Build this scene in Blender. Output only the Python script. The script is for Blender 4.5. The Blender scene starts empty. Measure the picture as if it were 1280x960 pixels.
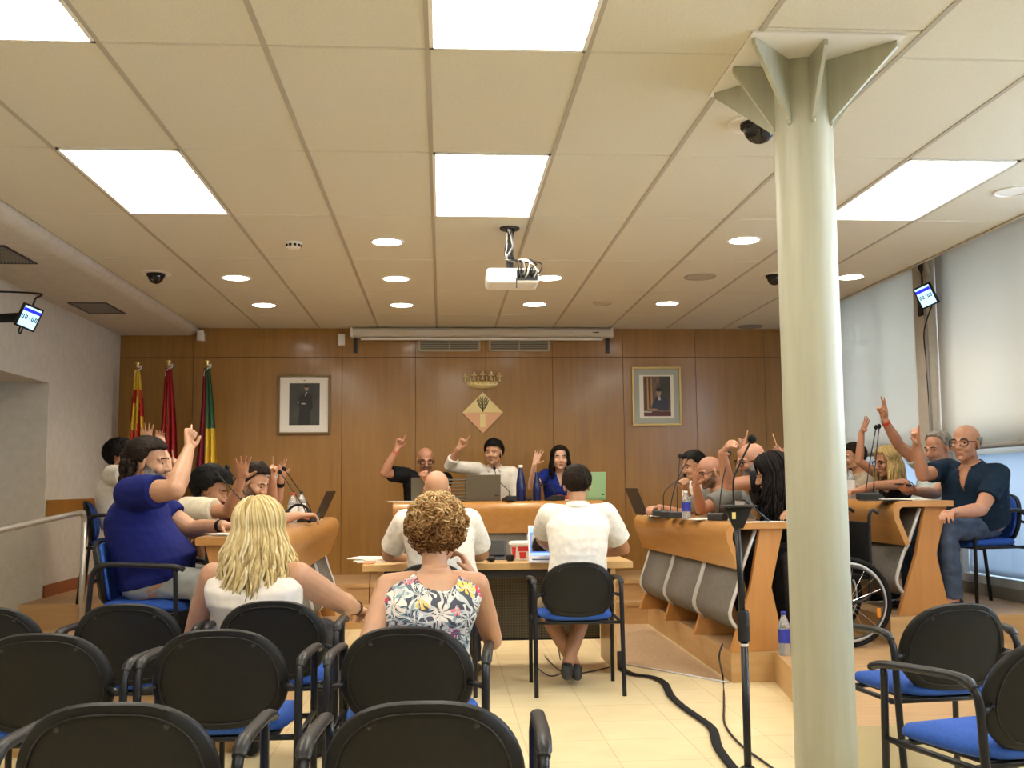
import bpy, math, random
from mathutils import Vector, Matrix, noise
import numpy as np
random.seed(7)
V = Vector
PI = math.pi
S = bpy.context.scene
COL = S.collection

# ------------------------------------------------------------------ camera
EYE = 1.25
FPX = 1294.0
def cam_axes(yaw, pitch, roll):
    y, p, r = (math.radians(a) for a in (yaw, pitch, roll))
    fw = V((math.sin(y)*math.cos(p), math.cos(y)*math.cos(p), math.sin(p)))
    rt = V((math.cos(y), -math.sin(y), 0)); up = rt.cross(fw)
    return (math.cos(r)*rt + math.sin(r)*up, -math.sin(r)*rt + math.cos(r)*up, fw)
RT, UP, FW = cam_axes(3.9, 5.6, -0.5)
CAM = V((0, 0, EYE))
cam = bpy.data.cameras.new('camera'); cam_ob = bpy.data.objects.new('camera', cam); COL.objects.link(cam_ob)
cam.sensor_width = 36; cam.lens = 36*FPX/1280; cam.clip_start = 0.05; cam.clip_end = 100
cam_ob.matrix_world = Matrix(((RT.x, UP.x, -FW.x, 0), (RT.y, UP.y, -FW.y, 0), (RT.z, UP.z, -FW.z, EYE), (0, 0, 0, 1)))
S.camera = cam_ob

# ------------------------------------------------------------------ world and exposure
S.view_settings.view_transform = 'Standard'
S.view_settings.look = 'None'
S.view_settings.gamma = 1
S.view_settings.use_curve_mapping = False
S.view_settings.exposure = 1.2
S.cycles.use_denoising = True
S.cycles.max_bounces = 6
w = bpy.data.worlds.new('world'); S.world = w; w.use_nodes = True
w.node_tree.nodes['Background'].inputs[0].default_value = (0.75, 0.86, 1.0, 1)
w.node_tree.nodes['Background'].inputs[1].default_value = 0.6
PANEL_W = 7.0      # strength of the ceiling panels
DISC_W = 14.0       # strength of the downlight discs
SPOT_W = 36.0       # watts of each downlight
DAY_W = 105.0       # daylight behind the blinds

CEIL = 2.874
X0, TX = -0.05, 0.6
Y0, TY = 3.738, 1.205
WB, WR, WL = 10.65, 4.2, -3.25

# ------------------------------------------------------------------ pixel helpers: a pixel seen at a given depth is a point of the room
def ray(px, py):
    return FW + RT*((px-640)/FPX) - UP*((py-480)/FPX)
def at(px, py, Y):
    d = ray(px, py); return CAM + d*(Y/d.y)
def atz(px, py, z):
    d = ray(px, py); return CAM + d*((z-EYE)/d.z)
def on_sphere(c, r, px, py, pref=-1):
    """point at distance r from c on the sight line through a pixel; pref -1 nearer, +1 farther"""
    d = ray(px, py).normalized(); m = CAM - c
    b = m.dot(d); q = m.dot(m) - r*r; disc = b*b - q
    if disc < 0:
        p = CAM + d*(-b); return c + (p-c).normalized()*r
    return CAM + d*(-b + pref*math.sqrt(disc))

# ------------------------------------------------------------------ materials
def mat(name, col, rough=.6, metal=0, spec=.5, build=None, **kw):
    m = bpy.data.materials.new(name); m.use_nodes = True
    nt = m.node_tree; b = nt.nodes['Principled BSDF']
    c = col if len(col) == 4 else (*col, 1)
    b.inputs['Base Color'].default_value = c
    b.inputs['Roughness'].default_value = rough
    b.inputs['Metallic'].default_value = metal
    b.inputs['Specular IOR Level'].default_value = spec
    for k, v in kw.items():
        b.inputs[k.replace('_', ' ')].default_value = v
    if build: build(nt, b, nt.nodes, nt.links)
    return m
def node(ns, t, **kw):
    n = ns.new(t)
    for k, v in kw.items():
        if k.startswith('i_'): n.inputs[k[2:].replace('_', ' ')].default_value = v
        else: setattr(n, k, v)
    return n
def ramp(ns, stops, interp='LINEAR'):
    r = ns.new('ShaderNodeValToRGB'); r.color_ramp.interpolation = interp
    e = r.color_ramp.elements
    while len(e) < len(stops): e.new(0.5)
    for el, (p, c) in zip(e, stops): el.position = p; el.color = (*c, 1)
    return r
def noisy(c1, c2, scale=8, stretch=(1, 1, 1), bump=0, bscale=None, detail=4):
    def f(nt, b, ns, ls):
        tc = ns.new('ShaderNodeTexCoord'); mp = node(ns, 'ShaderNodeMapping'); mp.inputs['Scale'].default_value = stretch
        ls.new(tc.outputs['Object'], mp.inputs[0])
        n = node(ns, 'ShaderNodeTexNoise', i_Scale=scale, i_Detail=detail); ls.new(mp.outputs[0], n.inputs[0])
        r = ramp(ns, [(.3, c1), (.7, c2)]); ls.new(n.outputs[0], r.inputs[0]); ls.new(r.outputs[0], b.inputs['Base Color'])
        if bump:
            n2 = node(ns, 'ShaderNodeTexNoise', i_Scale=bscale or scale*3, i_Detail=3); ls.new(mp.outputs[0], n2.inputs[0])
            bp = node(ns, 'ShaderNodeBump', i_Strength=bump, i_Distance=.01); ls.new(n2.outputs[0], bp.inputs['Height']); ls.new(bp.outputs[0], b.inputs['Normal'])
    return f
def wood(c1, c2, stretch, scale=3, bump=.02):
    def f(nt, b, ns, ls):
        tc = ns.new('ShaderNodeTexCoord'); mp = node(ns, 'ShaderNodeMapping'); mp.inputs['Scale'].default_value = stretch
        ls.new(tc.outputs['Object'], mp.inputs[0])
        n = node(ns, 'ShaderNodeTexNoise', i_Scale=scale, i_Detail=6, i_Distortion=.6); ls.new(mp.outputs[0], n.inputs[0])
        n2 = node(ns, 'ShaderNodeTexNoise', i_Scale=.9, i_Detail=2); ls.new(tc.outputs['Object'], n2.inputs[0])
        mx = node(ns, 'ShaderNodeMath', operation='ADD'); ls.new(n.outputs[0], mx.inputs[0]); ls.new(n2.outputs[0], mx.inputs[1])
        hf = node(ns, 'ShaderNodeMath', operation='MULTIPLY'); hf.inputs[1].default_value = .5; ls.new(mx.outputs[0], hf.inputs[0])
        r = ramp(ns, [(.32, c1), (.68, c2)]); ls.new(hf.outputs[0], r.inputs[0]); ls.new(r.outputs[0], b.inputs['Base Color'])
        bp = node(ns, 'ShaderNodeBump', i_Strength=bump, i_Distance=.01); ls.new(n.outputs[0], bp.inputs['Height']); ls.new(bp.outputs[0], b.inputs['Normal'])
    return f
def emit(name, col, s):
    m = bpy.data.materials.new(name); m.use_nodes = True; nt = m.node_tree; nt.nodes.remove(nt.nodes['Principled BSDF'])
    e = nt.nodes.new('ShaderNodeEmission'); e.inputs[0].default_value = (*col, 1); e.inputs[1].default_value = s
    nt.links.new(e.outputs[0], nt.nodes['Material Output'].inputs[0]); return m

M = {}
M['tile'] = mat('ceiling_tile', (.6, .55, .45), .9, spec=.2, build=noisy((.60, .57, .465), (.655, .62, .51), 110, bump=.15, bscale=220))
M['tbar'] = mat('ceiling_bar', (.40, .36, .28), .6)
M['gap'] = mat('ceiling_gap', (.10, .08, .05), .9)
M['plaster'] = mat('plaster_wall', (.62, .57, .49), .9, spec=.2, build=noisy((.50, .46, .39), (.56, .52, .45), 14, bump=.2, bscale=70))
M['white_paint'] = mat('white_paint', (.74, .72, .67), .6)
M['cool_wall'] = mat('grey_white_wall', (.66, .70, .74), .85, spec=.2, build=noisy((.63, .67, .71), (.69, .73, .77), 10, bump=.1))
M['wall_wood'] = mat('beech_veneer_wall', (.3, .16, .05), .33, build=wood((.245, .115, .023), (.365, .187, .040), (7, 7, .5), 3), Coat_Weight=.38, Coat_Roughness=.13)
M['seam'] = mat('seam_dark', (.05, .025, .01), .8)
M['desk_wood'] = mat('desk_beech', (.5, .27, .09), .3, build=wood((.37, .165, .036), (.50, .245, .065), (6, 1.2, 8), 2.2), Coat_Weight=.35, Coat_Roughness=.15)
M['leg_wood'] = mat('desk_leg_beech', (.5, .25, .08), .4, build=wood((.38, .165, .040), (.50, .23, .063), (9, 9, .9), 2.5))
M['table_wood'] = mat('table_beech', (.62, .40, .17), .32, build=wood((.56, .35, .14), (.68, .45, .20), (1, 8, 8), 2.5))
M['dais_wood'] = mat('dais_laminate', (.42, .26, .12), .45, build=wood((.36, .21, .09), (.50, .31, .15), (.9, 9, 9), 3))
M['riser'] = mat('riser_wood', (.5, .31, .13), .45, build=wood((.44, .26, .10), (.55, .35, .16), (1, 1, 8), 3))
M['kerb'] = mat('kerb_carpet', (.42, .28, .16), .8, build=noisy((.38, .25, .14), (.47, .32, .19), 30, bump=.1))
M['red_wood'] = mat('red_brown_board', (.24, .075, .03), .45, build=wood((.20, .055, .02), (.28, .095, .035), (6, .6, 6), 3))
def floor_nodes(nt, b, ns, ls):
    tc = ns.new('ShaderNodeTexCoord'); br = node(ns, 'ShaderNodeTexBrick', offset=0, i_Scale=1)
    br.inputs['Brick Width'].default_value = .4; br.inputs['Row Height'].default_value = .4; br.inputs['Mortar Size'].default_value = .003
    br.inputs['Color1'].default_value = (.80, .67, .41, 1); br.inputs['Color2'].default_value = (.77, .64, .38, 1); br.inputs['Mortar'].default_value = (.62, .50, .30, 1)
    ls.new(tc.outputs['Object'], br.inputs[0])
    n = node(ns, 'ShaderNodeTexNoise', i_Scale=4, i_Detail=6); ls.new(tc.outputs['Object'], n.inputs[0])
    r = ramp(ns, [(.3, (.9, .9, .9)), (.7, (1, 1, 1))]); ls.new(n.outputs[0], r.inputs[0])
    mx = node(ns, 'ShaderNodeMix', data_type='RGBA', blend_type='MULTIPLY'); mx.inputs[0].default_value = 1
    ls.new(br.outputs[0], mx.inputs[6]); ls.new(r.outputs[0], mx.inputs[7]); ls.new(mx.outputs[2], b.inputs['Base Color'])
M['floor'] = mat('cream_floor_tile', (.75, .62, .38), .22, build=floor_nodes)
M['panel_light'] = emit('panel_light', (1, .93, .80), PANEL_W)
M['disc_light'] = emit('disc_light', (1, .93, .82), DISC_W)
M['black_plastic'] = mat('black_plastic', (.010, .010, .010), .5, spec=.25, build=noisy((.009, .009, .009), (.012, .012, .0115), 60, bump=.06, bscale=300))
M['black_tube'] = mat('black_painted_steel', (.007, .0075, .010), .35, spec=.35)
M['blue_fabric'] = mat('blue_upholstery', (.02, .09, .42), .85, build=noisy((.016, .075, .36), (.025, .105, .48), 90, bump=.15, bscale=300))
M['arm_pad'] = mat('arm_pad', (.016, .016, .017), .4, spec=.3)
M['column'] = mat('column_paint', (.55, .54, .42), .42, build=noisy((.37, .365, .27), (.42, .415, .31), 5, (6, 6, .5), bump=.04))
M['steel_rail'] = mat('brushed_rail', (.55, .52, .46), .35, .6)
M['chrome'] = mat('chrome', (.8, .8, .8), .15, 1)
M['gold'] = mat('gold_leaf', (.75, .55, .20), .3, .8)
M['gold_soft'] = mat('gold_paint', (.72, .58, .26), .35, .35)
M['copper'] = mat('copper_plate', (.66, .36, .20), .35, .35)
M['ink'] = mat('ink_black', (.01, .01, .01), .6)
M['dark_green'] = mat('dark_green_enamel', (.02, .035, .02), .5)
M['grey_screen'] = mat('grey_modesty_fabric', (.15, .135, .115), .8, build=noisy((.13, .118, .10), (.175, .158, .135), 50, (1, 1, 1), bump=.15))
M['light_tube'] = mat('light_grey_tube', (.55, .54, .52), .35, .3)
M['white_plastic'] = mat('white_plastic', (.78, .76, .70), .4)
M['grey_plastic'] = mat('grey_plastic', (.28, .27, .25), .5)
M['dark_grey'] = mat('dark_grey', (.020, .021, .023), .5)
M['laptop_grey'] = mat('laptop_lid', (.14, .125, .09), .5, .3)
M['laptop_dark'] = mat('laptop_dark', (.03, .022, .018), .45)
M['silver'] = mat('laptop_silver', (.62, .62, .64), .35, .5)
M['paper'] = mat('paper', (.85, .82, .74), .8)
M['lens'] = mat('smoked_lens', (.006, .006, .007), .08, spec=.5)
M['vent_dark'] = mat('vent_dark', (.05, .05, .045), .7)
M['vent_frame'] = mat('vent_frame', (.45, .40, .28), .5)
M['beige_screen'] = mat('screen_case', (.62, .57, .47), .5)
M['red_dark'] = mat('flag_red', (.36, .012, .018), .7, build=noisy((.30, .01, .014), (.42, .015, .022), 6, (6, 6, .6)))
M['flag_yellow'] = mat('flag_yellow', (.75, .52, .05), .7)
M['flag_maroon'] = mat('flag_maroon', (.22, .012, .03), .7)
M['flag_green'] = mat('flag_green', (.04, .13, .06), .7)
M['flag_scarlet'] = mat('flag_scarlet', (.55, .03, .02), .7)
M['blind'] = None
def translucent(name, col, t):
    m = bpy.data.materials.new(name); m.use_nodes = True; nt = m.node_tree; ns = nt.nodes; ls = nt.links
    b = ns['Principled BSDF']; b.inputs['Base Color'].default_value = (*col, 1); b.inputs['Roughness'].default_value = .9
    tr = ns.new('ShaderNodeBsdfTranslucent'); tr.inputs[0].default_value = (*col, 1)
    mx = ns.new('ShaderNodeMixShader'); mx.inputs[0].default_value = t
    ls.new(b.outputs[0], mx.inputs[1]); ls.new(tr.outputs[0], mx.inputs[2]); ls.new(mx.outputs[0], ns['Material Output'].inputs[0])
    tc = ns.new('ShaderNodeTexCoord'); w = node(ns, 'ShaderNodeTexNoise', i_Scale=150, i_Detail=2); ls.new(tc.outputs['Object'], w.inputs[0])
    bp = node(ns, 'ShaderNodeBump', i_Strength=.1, i_Distance=.005); ls.new(w.outputs[0], bp.inputs['Height']); ls.new(bp.outputs[0], b.inputs['Normal'])
    return m
M['blind'] = translucent('roller_blind_fabric', (.72, .69, .62), .35)
M['frosted'] = translucent('frosted_glass', (.50, .565, .63), .32)
M['glass'] = mat('window_glass', (.9, .95, 1), .05, Transmission_Weight=1.0)
M['bottle_blue'] = mat('blue_bottle', (.012, .02, .10), .12, Transmission_Weight=.25)
M['clear_pet'] = mat('clear_bottle', (.75, .80, .82), .08, Transmission_Weight=.75)
M['label_blue'] = mat('label_blue', (.02, .03, .30), .5)
M['label_white'] = mat('label_white', (.7, .7, .68), .5)
M['cap_red'] = mat('cap_red', (.6, .04, .02), .4)
M['cap_white'] = mat('cap_white', (.8, .8, .8), .4)
M['red_print'] = mat('red_print', (.6, .03, .02), .6)
M['green_lid'] = mat('green_case', (.32, .55, .30), .6)
M['yellow_tag'] = mat('yellow_tag', (.75, .6, .2), .6)
M['orange'] = mat('orange_reflector', (.8, .28, .02), .3)
M['rubber'] = mat('rubber', (.009, .009, .010), .8, spec=.2)
M['screen_on'] = emit('screen_pale_blue', (.42, .72, .95), .9)
M['screen_band'] = emit('screen_blue_band', (.02, .02, .75), 1.0)
M['laptop_on'] = emit('laptop_blue_glow', (.12, .25, .75), .7)
M['laptop_bar'] = emit('laptop_bar_glow', (.32, .45, .85), .9)

# ------------------------------------------------------------------ mesh builder
class MB:
    def __init__(s): s.v = []; s.f = []; s.m = []
    def add(s, vs, fs, mi=0):
        o = len(s.v); s.v += [V(v) for v in vs]; s.f += [tuple(i+o for i in f) for f in fs]; s.m += [mi]*len(fs); return s
    def box(s, lo, hi, mi=0, T=None):
        x0, y0, z0 = lo; x1, y1, z1 = hi
        vs = [V(p) for p in ((x0,y0,z0),(x1,y0,z0),(x1,y1,z0),(x0,y1,z0),(x0,y0,z1),(x1,y0,z1),(x1,y1,z1),(x0,y1,z1))]
        if T: vs = [T @ v for v in vs]
        return s.add(vs, [(0,3,2,1),(4,5,6,7),(0,1,5,4),(1,2,6,5),(2,3,7,6),(3,0,4,7)], mi)
    def tube(s, pts, r, n=10, mi=0, caps=True, flat=1, up=None):
        pts = [V(p) for p in pts]; k = len(pts)
        rs = r if isinstance(r, (list, tuple)) else [r]*k
        t0 = (pts[1]-pts[0]).normalized()
        a = V(up) if up is not None else (V((0,0,1)) if abs(t0.z) < .9 else V((1,0,0)))
        a = (a - t0*a.dot(t0)).normalized(); vs = []
        for i in range(k):
            t = (pts[min(i+1,k-1)] - pts[max(i-1,0)])
            if t.length < 1e-9: t = t0.copy()
            t.normalize(); a = (a - t*a.dot(t))
            if a.length < 1e-6: a = t.orthogonal()
            a.normalize(); b = t.cross(a)
            for j in range(n):
                q = 2*PI*j/n; vs.append(pts[i] + (a*math.cos(q)*flat + b*math.sin(q))*rs[i])
        fs = [(i*n+j, i*n+(j+1)%n, (i+1)*n+(j+1)%n, (i+1)*n+j) for i in range(k-1) for j in range(n)]
        if caps: fs += [tuple(range(n-1,-1,-1)), tuple((k-1)*n+j for j in range(n))]
        return s.add(vs, fs, mi)
    def ell(s, c, ax, nu=16, nv=10, mi=0):
        """ellipsoid; ax = radius triple or three vectors"""
        if not isinstance(ax[0], Vector): ax = (V((ax[0],0,0)), V((0,ax[1],0)), V((0,0,ax[2])))
        c = V(c); vs = [c + ax[2]]
        for i in range(1, nv):
            t = PI*i/nv
            for j in range(nu):
                p = 2*PI*j/nu; vs.append(c + ax[0]*(math.sin(t)*math.cos(p)) + ax[1]*(math.sin(t)*math.sin(p)) + ax[2]*math.cos(t))
        vs.append(c - ax[2]); L = len(vs)-1
        fs = [(0, 1+j, 1+(j+1)%nu) for j in range(nu)]
        for i in range(nv-2):
            for j in range(nu): a = 1+i*nu; fs.append((a+j, a+nu+j, a+nu+(j+1)%nu, a+(j+1)%nu))
        a = 1+(nv-2)*nu; fs += [(a+j, L, a+(j+1)%nu) for j in range(nu)]
        return s.add(vs, fs, mi)
    def cap(s, a, b, ra, rb, n=14):
        """round-ended tapered limb (closed pieces for a later union)"""
        a = V(a); b = V(b); d = (b-a).normalized()
        o = d.orthogonal().normalized(); p = d.cross(o)
        s.ell(a, (o*ra, p*ra, d*ra), n, 8); s.ell(b, (o*rb, p*rb, d*rb), n, 8)
        return s.tube([a, b], [ra, rb], n)
    def loft(s, rings, mi=0, caps=True):
        n = len(rings[0]); k = len(rings); vs = [p for r in rings for p in r]
        fs = [(i*n+j, i*n+(j+1)%n, (i+1)*n+(j+1)%n, (i+1)*n+j) for i in range(k-1) for j in range(n)]
        if caps: fs += [tuple(range(n-1,-1,-1)), tuple((k-1)*n+j for j in range(n))]
        return s.add(vs, fs, mi)
    def lathe(s, prof, c=(0,0,0), n=20, mi=0, axis=None, caps=True):
        c = V(c); d = (V(axis) if axis is not None else V((0,0,1))).normalized()
        o = d.orthogonal().normalized() if abs(d.z) < .999 else V((1,0,0)); p = d.cross(o)
        return s.loft([[c + d*z + (o*math.cos(2*PI*j/n) + p*math.sin(2*PI*j/n))*max(r,1e-4) for j in range(n)] for r, z in prof], mi, caps)
    def prism(s, poly, o, u, v, w, mi=0):
        """polygon in the plane (o,u,v) pushed along w"""
        o, u, v, w = V(o), V(u), V(v), V(w); n = len(poly)
        a = [o + u*x + v*y for x, y in poly]; b = [q + w for q in a]
        return s.add(a+b, [tuple(range(n-1,-1,-1)), tuple(range(n,2*n))] + [(i,(i+1)%n,n+(i+1)%n,n+i) for i in range(n)], mi)
    def grid(s, rows, mi=0):
        k = len(rows); n = len(rows[0]); vs = [p for r in rows for p in r]
        return s.add(vs, [(i*n+j, i*n+j+1, (i+1)*n+j+1, (i+1)*n+j) for i in range(k-1) for j in range(n-1)], mi)
    def xf(s, T): s.v = [T @ v for v in s.v]; return s
    def mesh(s, name):
        me = bpy.data.meshes.new(name); me.from_pydata([tuple(v) for v in s.v], [], s.f)
        me.polygons.foreach_set('material_index', s.m); me.update(); return me
    def build(s, name, mats, parent=None, smooth=None, bevel=0, solid=0, world=True):
        me = s.mesh(name); return link(name, me, mats, parent, smooth, bevel, solid, world)
def link(name, me, mats, parent=None, smooth=None, bevel=0, solid=0, world=True):
    o = bpy.data.objects.new(name, me); COL.objects.link(o)
    for m in (mats if isinstance(mats, (list, tuple)) else [mats]): me.materials.append(M[m] if isinstance(m, str) else m)
    if parent is not None:
        o.parent = parent
        if world: me.transform(wmat(parent).inverted())
    if bevel:
        b = o.modifiers.new('bevel', 'BEVEL'); b.width = bevel; b.segments = 2; b.limit_method = 'ANGLE'; b.angle_limit = math.radians(50)
    if solid:
        q = o.modifiers.new('solid', 'SOLIDIFY'); q.thickness = solid; q.offset = 0
    if smooth is not None:
        try: me.shade_smooth() if smooth >= 180 else me.set_sharp_from_angle(angle=math.radians(smooth))
        except Exception: pass
        me.polygons.foreach_set('use_smooth', [True]*len(me.polygons))
    return o
def wmat(o):
    m = Matrix.Identity(4)
    while o is not None: m = o.matrix_basis @ m; o = o.parent
    return m
def tag(o, label=None, cat=None, group=None, kind=None):
    if label: o['label'] = label
    if cat: o['category'] = cat
    if group: o['group'] = group
    if kind: o['kind'] = kind
    return o
def empty(name, loc, label, cat, rz=0, group=None):
    o = bpy.data.objects.new(name, None); COL.objects.link(o); o.location = loc; o.rotation_euler = (0, 0, rz)
    o.empty_display_size = .05
    return tag(o, label, cat, group)
def struct(o): o['kind'] = 'structure'; return o
def dup(o, parent=None):
    c = o.copy(); COL.objects.link(c)
    if parent is not None: c.parent = parent
    for ch in [x for x in o.children]: dup(ch, c)
    return c
def circle_path(c, r, u, v, n=24, a0=0, a1=2*PI):
    return [V(c) + V(u)*(math.cos(a0+(a1-a0)*i/n)*r) + V(v)*(math.sin(a0+(a1-a0)*i/n)*r) for i in range(n+1)]
def smooth_path(pts, k=6):
    pts = [V(p) for p in pts]; out = []
    for i in range(len(pts)-1):
        p0, p1, p2, p3 = pts[max(i-1,0)], pts[i], pts[i+1], pts[min(i+2,len(pts)-1)]
        for j in range(k):
            t = j/k; out.append(.5*((2*p1) + (p2-p0)*t + (2*p0-5*p1+4*p2-p3)*t*t + (3*p1-p0-3*p2+p3)*t**3))
    return out + [pts[-1]]

# ================================================================== ROOM
YB = -1.6            # wall behind the camera
XS = -2.48           # soffit edge on the left
XC = 3.55            # ceiling edge on the right
D1, D2 = .19, .37    # the two dais levels
def smat(*k): return [M[q] for q in k]
mb = MB().box((WL-1.2, YB-.2, -.2), (WR+.1, WB+.2, 0)); struct(mb.build('floor', 'floor'))
# ceiling: bevelled tiles between the bars
mb = MB()
xs = [X0 + TX*i for i in range(-5, 7)]; ys = [Y0 + TY*j for j in range(-5, 7)]
lit = {(-3, -1), (0, -1), (-3, 1), (0, 1), (4, 1), (4, -1), (-3, -3), (0, -3), (4, -3)}
def tile(x0, x1, y0, y1):
    g, b = .0055, .005
    lo = [V((x, y, CEIL)) for x, y in ((x0+g+b, y0+g+b), (x1-g-b, y0+g+b), (x1-g-b, y1-g-b), (x0+g+b, y1-g-b))]
    hi = [V((x, y, CEIL+b)) for x, y in ((x0+g, y0+g), (x1-g, y0+g), (x1-g, y1-g), (x0+g, y1-g))]
    top = [v + V((0, 0, .012)) for v in hi]
    mb.add(lo+hi+top, [(0,1,2,3)] + [(a, 4+a, 4+(a+1)%4, (a+1)%4) for a in range(4)] + [(4+a, 8+a, 8+(a+1)%4, 4+(a+1)%4) for a in range(4)])
xe = [XS] + [x for x in xs if XS+.05 < x < XC-.05] + [XC]
ye = [YB] + [y for y in ys if YB+.05 < y < WB-.05] + [WB]
for i in range(len(xe)-1):
    for j in range(len(ye)-1):
        ii = round((xe[i]-X0)/TX); jj = round((ye[j]-Y0)/TY)
        if (ii, jj) in lit and abs(xe[i]-X0-TX*ii) < .01 and abs(ye[j]-Y0-TY*jj) < .01: continue
        if ii == 2 and abs(xe[i]-X0-TX*2) < .01 and jj == -1: tile(xe[i], xe[i+1], ye[j], 3.50); tile(xe[i], xe[i+1], 3.50, 4.13); continue
        if ii == 2 and abs(xe[i]-X0-TX*2) < .01 and jj == 0: tile(xe[i], xe[i+1], 4.13, ye[j+1]); continue
        tile(xe[i], xe[i+1], ye[j], ye[j+1])
mb.box((WL-1.2, YB-.2, CEIL+.02), (XC+.002, WB+.2, CEIL+.2), 1)
mb.build('ceiling', smat('tile', 'gap'))['kind'] = 'structure'
mb = MB()
for x in xe[1:-1]: mb.box((x-.011, YB, CEIL-.003), (x+.011, WB, CEIL+.01))
struct(mb.build('trim_1', 'tbar'))
# left soffit with a rounded edge
mb = MB()
prof = [(WL-.02, 2.80), (XS-.09, 2.80), (XS-.045, 2.81), (XS-.012, 2.835), (XS, 2.872), (XS, CEIL+.03), (WL-.02, CEIL+.03)]
mb.prism([(p[0], p[1]) for p in prof], (0, YB, 0), (1, 0, 0), (0, 0, 1), (0, WB-YB, 0))
struct(mb.build('trim_2', 'plaster', smooth=30))
# back wall: veneer panels in front of a dark backing
mb = MB().box((WL-.2, WB+.012, 0), (WR+.2, WB+.15, 3.5), 1)
vx = [WL-.1, -2.52, -1.02, -.27, .455, 1.15, 1.89, 2.66, 3.40, WR+.1]
for a, b in zip(vx, vx[1:]):
    mb.box((a+.0025, WB, -.1), (b-.0025, WB+.02, 2.572)); mb.box((a+.0025, WB, 2.578), (b-.0025, WB+.02, 3.42))
struct(mb.build('wall_back', smat('wall_wood', 'seam')))
# left wall with a deep door recess
R0, R1, RH = 7.35, 8.78, 2.13
mb = MB()
mb.box((WL-.15, R1, 0), (WL, WB, 2.9)); mb.box((WL-.15, YB, 0), (WL, R0, 2.9)); mb.box((WL-.6, R0, RH), (WL, R1, 2.9))
mb.box((WL-.6, R1, 0), (WL-.149, R1+.1, RH+.1)); mb.box((WL-.6, R0-.1, 0), (WL-.149, R0, RH+.1)); mb.box((WL-.7, R0-.1, 0), (WL-.6, R1+.1, RH+.1))
struct(mb.build('wall_left', 'plaster'))
mb = MB().box((WL-.599, R0+.05, 0), (WL-.56, R1-.05, 2.05))
d = struct(mb.build('door_1', 'white_paint', bevel=.004))
MB().tube(smooth_path([(WL-.56, R0+.15, 1.02), (WL-.51, R0+.15, 1.02), (WL-.50, R0+.19, 1.02), (WL-.50, R0+.28, 1.02)]), .009).build('door_handle', 'chrome', d, 180)
mb = MB().box((WL, R1+.02, 1.03), (WL+.02, WB, 1.165)); struct(mb.build('trim_3', 'wall_wood', bevel=.003))
mb = MB().box((WL, R1+.02, D2), (WL+.015, WB, D2+.10)); struct(mb.build('baseboard_left', 'red_wood', bevel=.003))
# right wall: windows behind the blinds
wins = [(8.55, 10.45), (6.0, 8.2), (3.4, 5.6), (.8, 3.0)]
mb = MB(); W0, W1 = .52, 3.1
yy = YB
for a, b in sorted(wins):
    mb.box((WR, yy, 0), (WR+.2, a, 3.5)); mb.box((WR, a, 0), (WR+.2, b, W0)); mb.box((WR, a, W1), (WR+.2, b, 3.5)); yy = b
mb.box((WR, yy, 0), (WR+.2, WB+.1, 3.5)); struct(mb.build('wall_right', 'cool_wall'))
mb = MB().box((XC+.0, YB, 3.42), (WR+.1, WB, 3.47)); mb.box((XC+.004, YB, CEIL-.0), (XC+.03, WB, 3.44)); struct(mb.build('trim_4', 'white_paint'))
mb = MB().box((XC-.012, YB, CEIL-.012), (XC+.006, WB, CEIL+.02)); struct(mb.build('trim_5', 'vent_frame'))
for k, (a, b) in enumerate(wins):
    mb = MB()
    for lo, hi in (((WR+.08, a, W0), (WR+.13, a+.05, W1)), ((WR+.08, b-.05, W0), (WR+.13, b, W1)), ((WR+.08, a, W0), (WR+.13, b, W0+.05)), ((WR+.08, a, W1-.05), (WR+.13, b, W1)), ((WR+.02, a, 1.46), (WR+.13, b, 1.52)), ((WR+.08, (a+b)/2-.03, W0), (WR+.13, (a+b)/2+.03, W1))): mb.box(lo, hi)
    wo = struct(mb.build('window_%d' % (k+1), 'white_paint'))
    MB().box((WR+.10, a+.04, 1.51), (WR+.106, b-.04, W1-.04)).build('pane', 'glass', wo)
    MB().box((WR+.05, a+.01, W0+.01), (WR+.056, b-.01, 1.48)).build('frosted_pane', 'frosted', wo)
    L = bpy.data.lights.new('daylight', 'AREA'); L.shape = 'RECTANGLE'; L.size = 2.5; L.size_y = b-a; L.energy = DAY_W; L.color = (.72, .86, 1.0)
    lo = bpy.data.objects.new('daylight', L); COL.objects.link(lo); lo.matrix_world = Matrix.Translation((WR+.42, (a+b)/2, 1.75)) @ Matrix(((0,0,1,0),(0,1,0,0),(-1,0,0,0),(0,0,0,1)))
mb = MB().box((WR-.02, D1, 0), (WR, WB, D2+.1)) if False else MB().box((WR-.018, 6.7, D2), (WR, WB, D2+.09)); struct(mb.build('baseboard_right', 'grey_plastic', bevel=.003))
mb = MB().box((WR-.16, 8.28, D2), (WR, 8.52, 3.42)); struct(mb.build('trim_6', 'plaster'))
# wall behind the camera
mb = MB().box((WL-1.2, YB-.15, 0), (WR+.2, YB, 3.5)); struct(mb.build('wall_rear', 'plaster'))
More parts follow.
